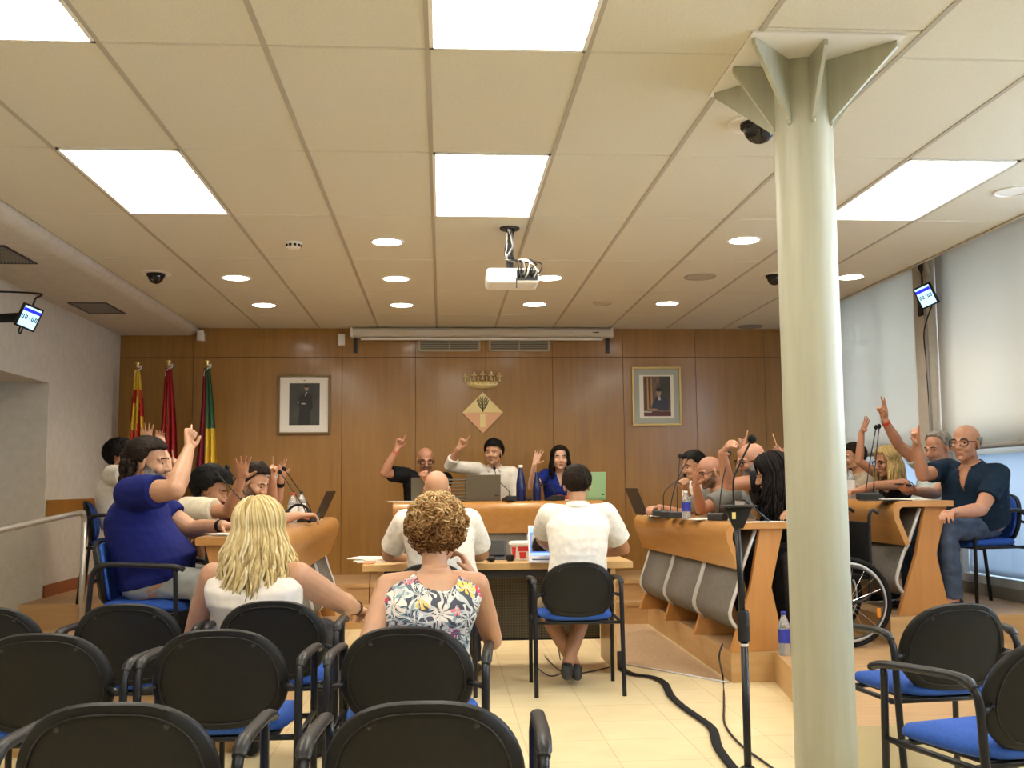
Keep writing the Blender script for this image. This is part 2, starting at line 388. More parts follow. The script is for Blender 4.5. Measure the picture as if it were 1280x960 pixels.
# dais
KX = 1.82; LX = -.86
mb = MB()
def slab(poly, z0, z1, mt=0, ms=1):
    n = len(poly); a = [V((x, y, z0)) for x, y in poly]; b = [V((x, y, z1)) for x, y in poly]
    mb.add(a, [tuple(range(n-1,-1,-1))], ms); mb.add(b, [tuple(range(n))], mt)
    mb.add(a+b, [(i,(i+1)%n,n+(i+1)%n,n+i) for i in range(n)], ms)
slab([(KX, 6.57), (2.10, 6.57), (1.96, 5.7), (1.80, 4.54), (WR, 4.54), (WR, WB), (-3.2, WB), (-3.2, 5.15), (LX, 5.15), (LX, 9.38), (KX+.03, 9.38)], 0, D1)
mb.m[-8] = 2
struct(mb.build('floor_dais', smat('dais_wood', 'riser', 'floor')))
mb = MB(); slab([(2.93, 6.72), (WR, 6.72), (WR, WB), (WL, WB), (WL, 8.35), (-2.05, 8.35), (-2.05, 9.6), (2.93, 9.6)], D1+.001, D2)
struct(mb.build('floor_upper_dais', smat('dais_wood', 'riser')))
mb = MB().box((WL+.0, 8.32, 0), (-2.05, 8.35, D2)); struct(mb.build('trim_7', 'riser'))
mb = MB().box((LX+.002, 9.37, D1-.03), (KX, 9.38, D1+.004)); mb.box((LX, 9.585, D2-.03), (2.9, 9.598, D2+.004)); struct(mb.build('trim_8', 'riser'))
# laminate wedge of floor with a metal strip
mb = MB().add([(1.22, 7.40, .002), (1.80, 6.58, .002), (KX, 9.36, .002), (1.25, 9.36, .002)], [(0,1,2,3)]); struct(mb.build('floor_laminate', 'kerb'))
mb = MB(); a = V((1.20, 7.42, .004)); b = V((1.80, 6.57, .004)); mb.tube([a, b], .016, 8, flat=.3, up=(0,0,1)); struct(mb.build('trim_9', 'silver', smooth=180))
# steel handrail by the door
h = empty('handrail', (-2.72, 8.15, D1), 'brushed steel tube handrail beside the doorway on the left', 'handrail')
MB().tube(smooth_path([(-3.05, 5.2, .84), (-2.9, 6.6, .96), (-2.75, 8.0, 1.065), (-2.725, 8.12, 1.06), (-2.72, 8.15, 1.02), (-2.72, 8.15, .97)], 8), .021, 12).build('rail', 'steel_rail', h, 180)
MB().tube([(-2.72, 8.15, 0), (-2.72, 8.15, 1.0)], .021, 14).build('post', 'steel_rail', h, 180)
MB().tube([(-3.05, 5.2, 0), (-3.05, 5.2, .84)], .021, 14).build('post', 'steel_rail', h, 180)

# ------------------------------------------------------------------ ceiling fittings
names = {(-3, -1): 'square lit ceiling panel at the top left corner of the photo', (0, -1): 'square lit ceiling panel nearest the viewer, above the projector line', (-3, 1): 'square lit ceiling panel on the left, above the dome camera', (0, 1): 'square lit ceiling panel just in front of the projector mount', (4, 1): 'square lit ceiling panel at the right of the column', (4, -1): 'lit ceiling panel overhead to the right', (-3, -3): 'added unseen lit ceiling panel behind the viewer on the left', (0, -3): 'added unseen lit ceiling panel directly over the viewer', (4, -3): 'added unseen lit ceiling panel behind the viewer on the right'}  # row over and behind the viewer is unseen, added to light the foreground
for (i, j), lb in names.items():
    x, y = X0+TX*i, Y0+TY*j
    e = empty('ceiling_light', (x+TX/2, y+TY/2, CEIL), lb, 'ceiling light', group='square lit ceiling panels')
    mb = MB()
    for lo, hi in (((x+.006, y+.006), (x+.022, y+TY-.006)), ((x+TX-.022, y+.006), (x+TX-.006, y+TY-.006)), ((x+.006, y+.006), (x+TX-.006, y+.022)), ((x+.006, y+TY-.022), (x+TX-.006, y+TY-.006))):
        mb.box((*lo, CEIL-.004), (*hi, CEIL+.012))
    mb.build('frame', 'white_plastic', e)
    MB().box((x+.02, y+.02, CEIL-.001), (x+TX-.02, y+TY-.02, CEIL+.006)).build('diffuser', 'panel_light', e)
DL = [((484,302), 'round downlight nearest the viewer in the row left of the projector'), ((495,348), 'middle round downlight of the row left of the projector'), ((502,381), 'round downlight nearest the back wall, left of the projector'), ((295,347), 'round downlight beside the left dome camera'), ((330,381), 'round downlight nearest the back wall on the far left'), ((930,300), 'round downlight just left of the column'), ((686,347), 'round downlight partly behind the projector'), ((668,380), 'round downlight between projector and back wall'), ((834,379), 'round downlight near the back wall, right of the screen case'), ((1063,346), 'round downlight just right of the column')]
for (px, py), lb in DL:
    p = atz(px, py, CEIL)
    e = empty('downlight', p, lb, 'downlight', group='round ceiling downlights')
    MB().lathe([(.098, -.006), (.112, -.008), (.118, -.003), (.118, .004), (.098, .004)], p, 32, caps=False).build('trim_ring', 'white_plastic', e, 40)
    MB().lathe([(.0, -.004), (.098, -.004), (.098, .002)], p, 28, caps=False).build('diffuser', 'disc_light', e)
    L = bpy.data.lights.new('downlight_lamp', 'SPOT'); L.energy = SPOT_W; L.color = (1, .90, .76); L.spot_size = math.radians(140); L.spot_blend = .8; L.shadow_soft_size = .09
    lo = bpy.data.objects.new('downlight_lamp', L); COL.objects.link(lo); lo.location = (0, 0, -.012); lo.parent = e
def plate(px, py, r, name, label, cat, m='white_plastic', group=None):
    p = atz(px, py, CEIL)
    o = MB().lathe([(0, -.004), (r*.86, -.004), (r*.88, -.009), (r, -.007), (r, .003)], (0, 0, 0), 32).build(name, m, None, 40); o.location = p; return tag(o, label, cat, group)
plate(875, 346, .125, 'ceiling_speaker', 'flat round ceiling speaker grille left of the column', 'speaker', 'tbar', 'flat round ceiling speakers')
plate(753, 379, .085, 'ceiling_speaker', 'small tan disc in the ceiling near the back wall', 'speaker', 'vent_frame', 'flat round ceiling speakers')
plate(1265, 239, .10, 'ceiling_speaker', 'round white ceiling disc by the right blind', 'speaker', 'white_plastic', 'flat round ceiling speakers')
p = atz(945, 408, CEIL)
plate(938, 408, .13, 'ceiling_speaker', 'grey round grille at the back edge of the ceiling beside the column', 'speaker', 'grey_plastic', 'flat round ceiling speakers')
for (px, py), lb in (((195, 348), 'dark glass dome camera in the left ceiling'), ((949, 160), 'large dark dome camera under the column head'), ((968, 350), 'dark dome camera half hidden behind the column')):
    p = atz(px, py-6, CEIL); K_ = 1.25 if px == 949 else 1
    e = empty('dome_camera', p, lb, 'security camera', group='dome cameras')
    MB().lathe([(0, -.003), (.10*K_, -.003), (.115*K_, -.006), (.12*K_, .002)], p, 32).build('mounting_plate', 'white_plastic', e, 40)
    MB().lathe([(.068*K_, -.003), (.068*K_, -.02), (.06*K_, -.024), (.058*K_, -.02)], p, 28, caps=False).build('collar', 'black_plastic', e, 40)
    MB().lathe([(.058*K_*math.cos(a), -.02-.06*K_*math.sin(a)) for a in [k*PI/16 for k in range(9)]], p, 28, caps=False).build('dome', 'lens', e, 180)
p = atz(367, 303, CEIL)
e = empty('smoke_detector', p, 'small white smoke detector with dark slots on the ceiling', 'smoke detector')
MB().lathe([(0, -.045), (.03, -.045), (.048, -.034), (.05, -.012), (.058, -.01), (.058, .002)], p, 24).build('body', 'white_plastic', e, 40)
mb = MB()
for k in range(10):
    a = 2*PI*k/10; mb.box((.046, -.009, -.032), (.0515, .009, -.016), 0, Matrix.Translation(p) @ Matrix.Rotation(a, 4, 'Z'))
mb.build('slot', 'ink', e)['kind'] = 'stuff'
# soffit vents
for (px, py), lb in (((122, 385), 'dark louvred vent in the soffit nearer the back wall'), ((-4, 318), 'dark louvred vent in the soffit cut by the left edge')):
    p = atz(px, py, 2.80); e = empty('ceiling_vent', p, lb, 'vent', group='soffit vents')
    mb = MB().box((p.x-.16, p.y-.27, 2.793), (p.x+.16, p.y-.25, 2.803)); mb.box((p.x-.16, p.y+.25, 2.793), (p.x+.16, p.y+.27, 2.803)); mb.box((p.x-.16, p.y-.27, 2.793), (p.x-.14, p.y+.27, 2.803)); mb.box((p.x+.14, p.y-.27, 2.793), (p.x+.16, p.y+.27, 2.803))
    mb.build('frame', 'dark_grey', e); mb = MB()
    for k in range(12): x = p.x-.135+k*.0235; mb.box((x, p.y-.25, 2.795), (x+.009, p.y+.25, 2.8))
    mb.build('slat', 'grey_plastic', e)['kind'] = 'stuff'
    MB().box((p.x-.14, p.y-.25, 2.7995), (p.x+.14, p.y+.25, 2.802)).build('backing', 'vent_dark', e)
# projection screen case
a = at(440, 416, WB-.08); b = at(764, 416, WB-.08)
e = empty('projection_screen', ((a.x+b.x)/2, WB, 2.80), 'long beige roll-up projection screen case along the top of the back wall', 'projection screen')
poly = [(-.004, 2.77), (-.13, 2.775), (-.145, 2.79), (-.145, 2.84), (-.12, 2.865), (-.004, 2.865)]
MB().prism(poly, (a.x, WB, 0), (0, 1, 0), (0, 0, 1), (b.x-a.x, 0, 0)).build('case', 'beige_screen', e, bevel=.006)
MB().box((a.x+.09, WB-.10, 2.742), (b.x-.09, WB-.07, 2.768)).build('bottom_bar', 'white_plastic', e, bevel=.004)
for x in (a.x+.03, b.x-.03): MB().box((x-.02, WB-.03, 2.62), (x+.02, WB-.002, 2.86)).build('bracket', 'dark_grey', e, bevel=.004)
for x in (a.x-.0, b.x-.0): MB().box((x-.012, WB-.147, 2.768), (x+.012, WB-.008, 2.868)).build('end_cap', 'white_plastic', e, bevel=.004)
mb = MB().ell((b.x-.16, WB-.146, 2.815), (.028, .002, .006), 12, 6); mb.ell((b.x-.19, WB-.146, 2.813), (.02, .002, .004), 12, 6); mb.build('badge', 'ink', e)
# wall vents
for x0, x1, lb in ((-.24, .40, 'double louvred wall vent left of centre under the screen case'), (.49, 1.12, 'double louvred wall vent right of centre under the screen case')):
    z0, z1 = 2.635, 2.765; e = empty('wall_vent', ((x0+x1)/2, WB, z0), lb, 'vent', group='wall vents')
    mb = MB(); t = .018
    for lo, hi in (((x0, z0), (x1, z0+t)), ((x0, z1-t), (x1, z1)), ((x0, z0), (x0+t, z1)), ((x1-t, z0), (x1, z1)), (((x0+x1)/2-.006, z0), ((x0+x1)/2+.006, z1))): mb.box((lo[0], WB-.016, lo[1]), (hi[0], WB, hi[1]))
    mb.build('frame', 'vent_frame', e); mb = MB()
    for k in range(7):
        z = z0+t+.006+k*.0136; mb.box((x0+t, WB-.011, z), (x1-t, WB-.005, z+.005))
    mb.build('slat', 'vent_frame', e)['kind'] = 'stuff'
    MB().box((x0+.01, WB-.004, z0+.01), (x1-.01, WB-.0005, z1-.01)).build('backing', 'vent_dark', e)
# sensors
p = at(427, 425, WB); tag(MB().box((p.x-.035, WB-.035, p.z-.06), (p.x+.035, WB, p.z+.06)).build('wall_sensor', 'white_plastic', bevel=.006), 'small white box sensor beside the screen case on the wood wall', 'sensor')
p = at(251, 420, WB-.1); tag(MB().tube([(p.x, WB-.12, p.z-.05), (p.x, WB-.12, p.z+.05)], .035, 16).box((p.x-.02, WB-.12, p.z-.04), (p.x+.02, WB, p.z+.04)).build('motion_sensor', 'white_plastic', None, 40), 'white motion sensor in the corner where the soffit meets the wood wall', 'sensor')
# column with ribbed steel head
cx, cy = 1.405, 3.83
c = empty('column', (cx, cy, 0), 'round pale green steel column with welded triangular ribs at its head', 'column')
R = .112
MB().lathe([(R, 0), (R, 2.70), (R, CEIL-.005)], (cx, cy, 0), 48).build('shaft', 'column', c, 40)
MB().box((cx-.285, cy-.31, CEIL-.008), (cx+.285, cy+.31, CEIL-.001)).build('head_plate', 'white_paint', c)
for k in range(8):
    a = PI/8*0 + k*PI/4; u = V((math.cos(a), math.sin(a), 0)); t = u.cross(V((0,0,1)))
    ext = .27/max(abs(u.x), abs(u.y)) if k % 2 else .27
    ext = min(ext, .385)
    MB().prism([(R-.01, 2.625), (R+.010, 2.625), (ext, CEIL-.03), (ext, CEIL-.009), (R-.01, CEIL-.009)], V((cx, cy, 0))-t*.0075, u, (0,0,1), t*.015).build('rib', 'column', c)
mb = MB()
for k in range(8):
    a = k*PI/4; mb.ell((cx+(R+.004)*math.cos(a), cy+(R+.004)*math.sin(a), 2.62), (.010, .010, .012), 8, 6)
mb.build('weld_bead', 'column', c, 180)['kind'] = 'stuff'
# projector
p = atz(637, 285, CEIL); q = at(640, 348, p.y)
e = empty('projector', (p.x, p.y, CEIL), 'white ceiling projector on a dark pole with a tangle of cables', 'projector')
mb = MB().tube([(p.x, p.y, q.z+.03), (p.x, p.y, CEIL)], .022, 14); mb.lathe([(0, -.012), (.06, -.012), (.065, 0)], (p.x, p.y, CEIL), 20); mb.build('pole', 'dark_grey', e, 40)
mb = MB().box((q.x-.165, p.y-.12, q.z-.052), (q.x+.165, p.y+.13, q.z+.045)); mb.build('body', 'white_plastic', e, bevel=.02)
MB().lathe([(.0, 0), (.034, 0), (.036, .012), (.03, .016)], (q.x+.11, p.y+.13, q.z), 20, axis=(0, 1, 0)).build('lens', 'lens', e, 40)
mb = MB().box((q.x+.02, p.y-.124, q.z-.035), (q.x+.15, p.y-.119, q.z+.03)); mb.build('port_panel', 'dark_grey', e)
rnd = random.Random(3)
for k in range(11):
    x = q.x+.03+.011*k
    mb = MB().tube(smooth_path([(x, p.y-.12, q.z-.02+rnd.uniform(-.01, .03)), (x+rnd.uniform(-.02, .02), p.y-.17, q.z+rnd.uniform(-.02, .03)), (x+rnd.uniform(-.05, .02), p.y-.15, q.z+.06+rnd.uniform(0, .03)), (p.x+rnd.uniform(-.03, .03), p.y-.04, q.z+.11), (p.x+rnd.uniform(-.028, .028), p.y-.03, q.z+.2), (p.x+rnd.uniform(-.028, .028), p.y-.025, CEIL-.01)], 6), .0042, 6)
    mb.build('cable', ['black_tube', 'dark_grey', 'grey_plastic', 'black_tube', 'white_plastic'][k % 5], e, 180)
MB().box((q.x+.015, p.y-.128, q.z-.085), (q.x+.023, p.y-.12, q.z-.02)).build('foot', 'dark_grey', e)
# ------------------------------------------------------------------ wall monitors
def digits(mb, txt, c, u, v, h, nrm):
    seg = {'0': 'abcdef', ':': ':'}; wd = h*.55; gap = h*.2; x = -(len(txt)*(wd+gap)-gap)/2; t = h*.2
    for ch in txt:
        S7 = {'a': (0, h-t, wd, h), 'b': (wd-t, h/2, wd, h), 'c': (wd-t, 0, wd, h/2), 'd': (0, 0, wd, t), 'e': (0, 0, t, h/2), 'f': (0, h/2, t, h), ':': None}
        for k in seg[ch]:
            rs = [S7[k]] if S7[k] else [(wd*.35, h*.2, wd*.65, h*.38), (wd*.35, h*.62, wd*.65, h*.8)]
            for x0, y0, x1, y1 in rs: mb.prism([(x+x0, y0-h/2), (x+x1, y0-h/2), (x+x1, y1-h/2), (x+x0, y1-h/2)], c, u, v, nrm*.001)
        x += wd+gap
def monitor(c, facing, up, wall, label, hgt=.19, wid=.15):
    n = V(facing).normalized(); v = V(up); v = (v - n*v.dot(n)).normalized(); u = v.cross(n); c = V(c)
    e = empty('wall_monitor', c, label, 'monitor', group='small wall monitors')
    def q(x, y): return (x, y)
    r = lambda a, b: [(-a, -b), (a, -b), (a, b), (-a, b)]
    MB().prism(r(wid/2, hgt/2), c-n*.03, u, v, n*.03).build('housing', 'black_plastic', e, bevel=.006)
    MB().prism(r(wid/2-.014, hgt/2-.014), c, u, v, n*.002).build('screen', 'screen_on', e)
    MB().prism([(-wid/2+.014, hgt*.2), (wid/2-.014, hgt*.2), (wid/2-.014, hgt*.34), (-wid/2+.014, hgt*.34)], c+n*.0021, u, v, n*.001).build('screen_banner', 'screen_band', e)
    mb = MB(); digits(mb, '00:00', c+n*.0021-v*.004, u, v, .03, n); mb.build('digits', 'ink', e)
    wv = V(wall); MB().tube([c-n*.03, c-n*.03+(wv-c)*.5, wv], [.035, .03, .03], 10).build('wall_bracket', 'black_plastic', e, 40)
    MB().box((wv.x-.012, wv.y-.05, wv.z-.09), (wv.x+.012, wv.y+.05, wv.z+.09)).build('wall_plate', 'black_plastic', e, bevel=.004)
    return e, c, n, u, v
p = at(37, 397, 7.05)
e, c, n, u, v = monitor(p, (.62, -.70, -.25), (.30, .12, 1), (WL+.012, p.y+.08, p.z-.01), 'small black monitor with a pale blue screen on the left wall', .165, .14)
MB().tube(smooth_path([c-n*.03+v*.06, c-n*.05+v*.13, c-n*.06+v*.17, (WL+.04, c.y+.1, c.z+.2)]), .007, 8).build('cable', 'black_tube', e, 180)
MB().tube(smooth_path([c-n*.03-v*.08, c-n*.03-v*.12, c-n*.07-v*.11, c-n*.08-v*.06]), .006, 8).build('cable', 'black_tube', e, 180)
tag(MB().box((WL, 5.6, 2.705), (WL+.05, 7.15, 2.755)).build('cable_duct', 'white_paint', bevel=.008), 'white cable duct under the soffit behind the left monitor', 'cable duct')
p = at(1157, 370, 8.05)
e, c, n, u, v = monitor(p, (-.66, -.62, -.25), (-.34, .12, 1), (WR-.17, 8.36, p.z-.02), 'small black monitor with a pale blue screen between the blinds on the right', .185, .15)
MB().tube(smooth_path([c-n*.03+v*.09, c-n*.06+v*.16+V((.02,0,0)), V((WR-.17, 8.34, c.z+.26))]), .008, 8).build('cable', 'black_tube', e, 180)
MB().ell((WR-.17, 8.33, c.z+.30), (.025, .02, .045), 12, 8).build('plug', 'black_plastic', e, 180)
mb = MB().tube(smooth_path([c-n*.03-v*.09, (WR-.18, 8.31, c.z-.25), (WR-.175, 8.31, c.z-.5), (WR-.18, 8.29, c.z-.75), (WR-.17, 8.30, c.z-1.0), (WR-.17, 8.30, 1.3)], 8), .006, 8); mb.build('cable', 'black_tube', e, 180)
tag(MB().box((WR-.18, 8.275, .6), (WR-.161, 8.305, 2.75)).build('cable_trunking', 'grey_plastic', bevel=.003), 'grey vertical cable trunking on the pier below the right monitor', 'cable duct')
# roller blinds
for (a, b), lb in (((8.53, 10.5), 'pale roller blind on the right beside the back corner'), ((5.75, 8.27), 'wide pale roller blind at the right edge with a dark bottom bar')):
    e = empty('roller_blind', (WR-.08, (a+b)/2, 3.34), lb, 'blind', group='roller blinds')
    rows = []
    for k in range(9):
        z = 3.31 - (3.31-1.53)*k/8
        rows.append([V((WR-.085+.004*math.sin(y*3.1+k*.4), y, z)) for y in [a+(b-a)*t/10 for t in range(11)]])
    MB().grid(rows).build('fabric', 'blind', e, 180, solid=.0015)
    MB().tube([(WR-.085, a, 1.515), (WR-.085, b, 1.515)], .018, 12).build('bottom_bar', 'grey_plastic', e, 40)
    MB().tube([(WR-.075, a, 3.34), (WR-.075, b, 3.34)], .035, 16).build('roller', 'white_plastic', e, 40)

# ------------------------------------------------------------------ wall pictures, crest, flags
def picture(px0, py0, px1, py1, label, frame_m, mats, art):
    a = at(px0, py0, WB); b = at(px1, py1, WB); x0, x1, z1, z0 = a.x, b.x, a.z, b.z
    e = empty('framed_portrait', ((x0+x1)/2, WB, z0), label, 'picture')
    mb = MB(); t = .022
    for lo, hi in (((x0, z0), (x1, z0+t)), ((x0, z1-t), (x1, z1)), ((x0, z0+t), (x0+t, z1-t)), ((x1-t, z0+t), (x1, z1-t))): mb.box((lo[0], WB-.03, lo[1]), (hi[0], WB, hi[1]))
    mb.build('frame', frame_m, e, bevel=.003)
    art(e, x0+t, x1-t, z0+t, z1-t)
def flat(mb, poly, x0, z0, w, h, y, mi=0):
    mb.prism([(x0+w*a, z0+h*b) for a, b in poly], (0, y, 0), (1,0,0), (0,0,1), (0, .0012, 0), mi)
def oval(cx, cz, rx, rz, n=20): return [(cx+rx*math.cos(2*PI*k/n), cz+rz*math.sin(2*PI*k/n)) for k in range(n)]
R4 = [(0,0),(1,0),(1,1),(0,1)]
M['art_dark'] = mat('print_dark_green_grey', (.04, .045, .036), .5, build=noisy((.025, .03, .024), (.075, .075, .062), 4))
M['art_suit'] = mat('print_dark_suit', (.012, .012, .012), .5); M['art_face'] = mat('print_face', (.36, .24, .16), .5); M['art_white'] = mat('print_white', (.5, .47, .42), .5)
M['art_navy'] = mat('print_navy', (.035, .04, .07), .5); M['art_brown'] = mat('print_brown', (.13, .07, .05), .5, build=noisy((.10, .05, .03), (.22, .15, .11), 9, (8, 1, 2))); M['art_gold'] = mat('print_gold', (.45, .28, .10), .5); M['art_red'] = mat('print_red', (.10, .025, .025), .5); M['mount_grey'] = mat('mount_grey', (.42, .46, .42), .7)
M['frame_bronze'] = mat('frame_bronze', (.17, .11, .04), .35, .5); M['frame_gold'] = mat('frame_gold', (.50, .36, .12), .35, .5)
def art1(e, x0, x1, z0, z1):
    w, h = x1-x0, z1-z0; y = WB-.012
    mb = MB(); flat(mb, R4, x0, z0, w, h, y); flat(mb, oval(.5, .94, .02, .012), x0, z0, w, h, y-.001, 1); mb.build('mount', smat('paper', 'art_gold'), e)
    mb = MB(); X, Z, W, H = x0+w*.19, z0+h*.13, w*.63, h*.76; y -= .0014
    flat(mb, R4, X, Z, W, H, y, 0)
    flat(mb, [(.30,0),(.68,0),(.70,.35),(.78,.40),(.74,.70),(.62,.78),(.50,.78),(.36,.70),(.27,.52),(.34,.42)], X, Z, W, H, y-.0014, 1)
    flat(mb, oval(.565, .88, .065, .065), X, Z, W, H, y-.0028, 2); flat(mb, oval(.565, .925, .075, .035), X, Z, W, H, y-.0042, 1)
    flat(mb, [(.50,.68),(.60,.78),(.55,.79)], X, Z, W, H, y-.0028, 3); flat(mb, oval(.47, .51, .08, .015), X, Z, W, H, y-.0028, 3); flat(mb, oval(.30, .54, .02, .03), X, Z, W, H, y-.0028, 2)
    mb.build('print', smat('art_dark', 'art_suit', 'art_face', 'art_white'), e)
def art2(e, x0, x1, z0, z1):
    w, h = x1-x0, z1-z0; y = WB-.012
    mb = MB(); flat(mb, R4, x0, z0, w, h, y, 0); flat(mb, R4, x0+w*.12, z0+h*.10, w*.76, h*.79, y-.0014, 1); mb.build('mount', smat('mount_grey', 'paper'), e)
    mb = MB(); X, Z, W, H = x0+w*.21, z0+h*.135, w*.60, h*.73; y -= .003
    flat(mb, R4, X, Z, W, H, y, 0); flat(mb, [(.6,.3),(1,.3),(1,1),(.6,1)], X, Z, W, H, y-.0014, 1)
    for k in range(4): flat(mb, [(.05+.07*k,.15),(.13+.07*k,.15),(.10+.07*k,.98),(.06+.07*k,.98)], X, Z, W, H, y-.0016, [4, 3, 4, 3][k])
    flat(mb, [(.26,.16),(.92,.14),(.90,.36),(.78,.48),(.62,.52),(.42,.46),(.32,.32)], X, Z, W, H, y-.0028, 2)
    flat(mb, oval(.56, .585, .085, .10), X, Z, W, H, y-.0042, 5); flat(mb, oval(.57, .665, .11, .05), X, Z, W, H, y-.0056, 6)
    flat(mb, [(.53,.40),(.63,.40),(.61,.49),(.55,.49)], X, Z, W, H, y-.0042, 7); flat(mb, oval(.36, .16, .18, .03), X, Z, W, H, y-.0042, 5); flat(mb, [(0,0),(1,0),(1,.10),(0,.13)], X, Z, W, H, y-.0042, 4); flat(mb, [(0,.09),(.3,.09),(.28,.12),(0,.13)], X, Z, W, H, y-.0056, 7)
    mb.build('print', smat('art_brown', 'art_dark', 'art_navy', 'art_gold', 'art_red', 'art_face', 'art_suit', 'art_white'), e)
picture(348, 469, 413, 543, 'framed dark full-length portrait with a wide cream mount left of the crest', 'frame_bronze', None, art1)
picture(789, 459, 852, 532, 'framed portrait of a seated man in a suit with grey mount, right of the crest', 'frame_gold', None, art2)
# crown and lozenge
c = at(603, 476, WB); e = empty('gold_crown', (c.x, WB, c.z-.07), 'gold open crown fixed to the wood wall above the lozenge', 'crown')
n = 30; rows = []
def arc(t, w, z, sag, y): return V((c.x + w*(t-.5), WB-y-.03*math.cos((t-.5)*PI), c.z+z - sag*math.cos((t-.5)*PI)))
MB().loft([[arc(t, .29, -.065, .018, .012), arc(t, .29, -.045, .018, .02), arc(t, .31, -.035, .018, .012), arc(t, .31, -.04, .018, .0)] for t in [k/n for k in range(n+1)]]).build('rim', 'gold_soft', e, 40)
MB().loft([[arc(t, .30, -.045, .018, .010), arc(t, .325, -.018, .006, .014), arc(t, .33, -.006, .002, .008), arc(t, .33, -.006, .002, .003), arc(t, .30, -.045, .018, .003)] for t in [k/n for k in range(n+1)]]).build('band', 'gold_soft', e, 40)
for k in range(5):
    t = .02+.96*k/4; q = arc(t, .37, .05, -.018, .01)
    mb = MB().ell(q+V((0,0,.016)), (.014, .008, .017), 10, 8)
    for s in (-1, 1): mb.ell(q+V((s*.019,0,-.004)), (.013, .007, .011), 10, 8)
    mb.tube([q-V((0,0,.065)), q-V((0,0,.03)), q], [.022, .010, .008], 8); mb.build('fleuron', 'gold_soft', e, 180)
for k in range(7):
    q = arc(.08+.84*k/6, .31, -.018, .012, .014); MB().ell(q, (.011, .007, .011), 10, 8).build('jewel', 'gold', e, 180)
for k in range(4):
    q = arc(.14+.72*k/3, .345, .022, -.010, .014); MB().ell(q, (.010, .007, .010), 10, 8).tube([q-V((0,0,.04)), q], [.010, .004], 8).build('pearl', 'gold', e, 180)
c = at(603.5, 516, WB); r = .212
e = empty('heraldic_shield', (c.x, WB, c.z-r), 'gold and copper lozenge shield with a dark tree on the wood wall', 'shield')
MB().prism([(-r, 0), (r, 0), (0, r)], (c.x, WB-.015, c.z), (1,0,0), (0,0,1), (0,.015,0)).build('upper_field', 'gold_soft', e, bevel=.002)
MB().prism([(-r, 0), (0, -r), (r, 0)], (c.x, WB-.015, c.z), (1,0,0), (0,0,1), (0,.015,0)).build('lower_field', 'copper', e, bevel=.002)
mb = MB(); y = WB-.019
mb.tube([(c.x, y, c.z+.01), (c.x, y, c.z+.165)], [.006, .003], 6); mb.ell((c.x, y, c.z+.025), (.009, .004, .014), 8, 6)
for s in (-1, 1):
    for k, (w_, z0_, z1_) in enumerate(((.05, .05, .10), (.058, .06, .125), (.045, .075, .145), (.026, .09, .16))):
        mb.tube(smooth_path([(c.x, y, c.z+z0_-.015), (c.x+s*w_*.6, y, c.z+z0_+.005), (c.x+s*w_, y, c.z+z1_)], 4), .0028, 6)
        for q in (.35, .6, .8, 1): mb.ell((c.x+s*w_*q, y, c.z+z0_+(z1_-z0_)*q), (.0052, .003, .0056), 8, 6)
mb.build('tree_charge', 'dark_green', e, 180)
mb = MB().prism([(-.03,-.15),(.03,-.15),(.026,-.02),(.034,-.02),(.034,0-.012),(-.034,-.012),(-.034,-.02),(-.026,-.02)], (c.x, WB-.019, c.z), (1,0,0), (0,0,1), (0,.005,0))
for k in range(3): mb.box((c.x-.03+.022*k, WB-.02, c.z-.075), (c.x-.018+.022*k, WB-.0185, c.z-.045), 0)
mb.build('tower_charge', 'gold_soft', e)
# flags on poles
def flag(px, py, Y, label, fold, name='flag'):
    p = at(px, py, Y); e = empty('flag', (p.x, Y, D2), label, 'flag', group='flags on poles in the left corner')
    MB().tube([(p.x, Y, D2), (p.x, Y, p.z-.02)], .013, 12).build('pole', 'gold', e, 180)
    MB().lathe([(.0, 0), (.13, 0), (.13, .02), (.03, .05), (.016, .08)], (p.x, Y, D2), 24).build('base', 'gold', e, 40)
    MB().lathe([(.013, -.03), (.02, -.02), (.012, -.01), (.028, .008), (.022, .02), (0, .026)], (p.x, Y, p.z), 16).build('finial', 'gold', e, 180)
    MB().tube(smooth_path([(p.x+.01, Y-.02, p.z-.04), (p.x+.035, Y-.02, p.z-.02), (p.x+.04, Y-.03, p.z-.05), (p.x-.01, Y-.03, p.z-.08), (p.x-.02, Y-.03, p.z-.14)], 5), .007, 6).build('tie_ribbon', 'cap_white', e, 180)
    top = p.z-.06; bot = D2+.35; rows = []; n = 34; K = 26
    for k in range(K+1):
        t = k/K; z = top + (bot-top)*t; sp = .055 + .215*min(1, t*1.15)**.9
        row = []
        for j in range(n+1):
            a = j/n; f = math.sin(a*PI*7 + .5*math.sin(t*3)) * (.012+.028*min(1, t*2))
            row.append(V((p.x + (a-.42)*sp*1.05 + .01*math.sin(t*5), Y-.03 + f, z - .02*math.sin(a*PI)*t)))
        rows.append(row)
    mb = MB(); mb.grid(rows)
    mb.m = [fold(((i % n)+.5)/n, (i//n+.5)/K) for i in range(n*K)]
    return mb, e
mb, e = flag(172, 455, 10.33, 'yellow and red striped flag on a gold pole nearest the left wall', lambda a, t: 1 if (a*1.3 + t*3.1 + .18*math.sin(a*11)) % 1 > .5 and t > .12 else 0)
mb.build('cloth', smat('flag_yellow', 'flag_scarlet'), e, 180)
mb, e = flag(211, 453, 10.33, 'plain dark red flag on a gold pole, middle of the three', lambda a, t: 0)
mb.build('cloth', smat('red_dark'), e, 180)
mb, e = flag(259, 453, 10.33, 'maroon, green, yellow and red flag on a gold pole, right of the three', lambda a, t: 0 if a < .42 and t < .9 else (1 if t < .36 else 2 if t < .56+.1*(a-.5) else 3))
mb.build('cloth', smat('flag_maroon', 'flag_green', 'flag_yellow', 'flag_scarlet'), e, 180)

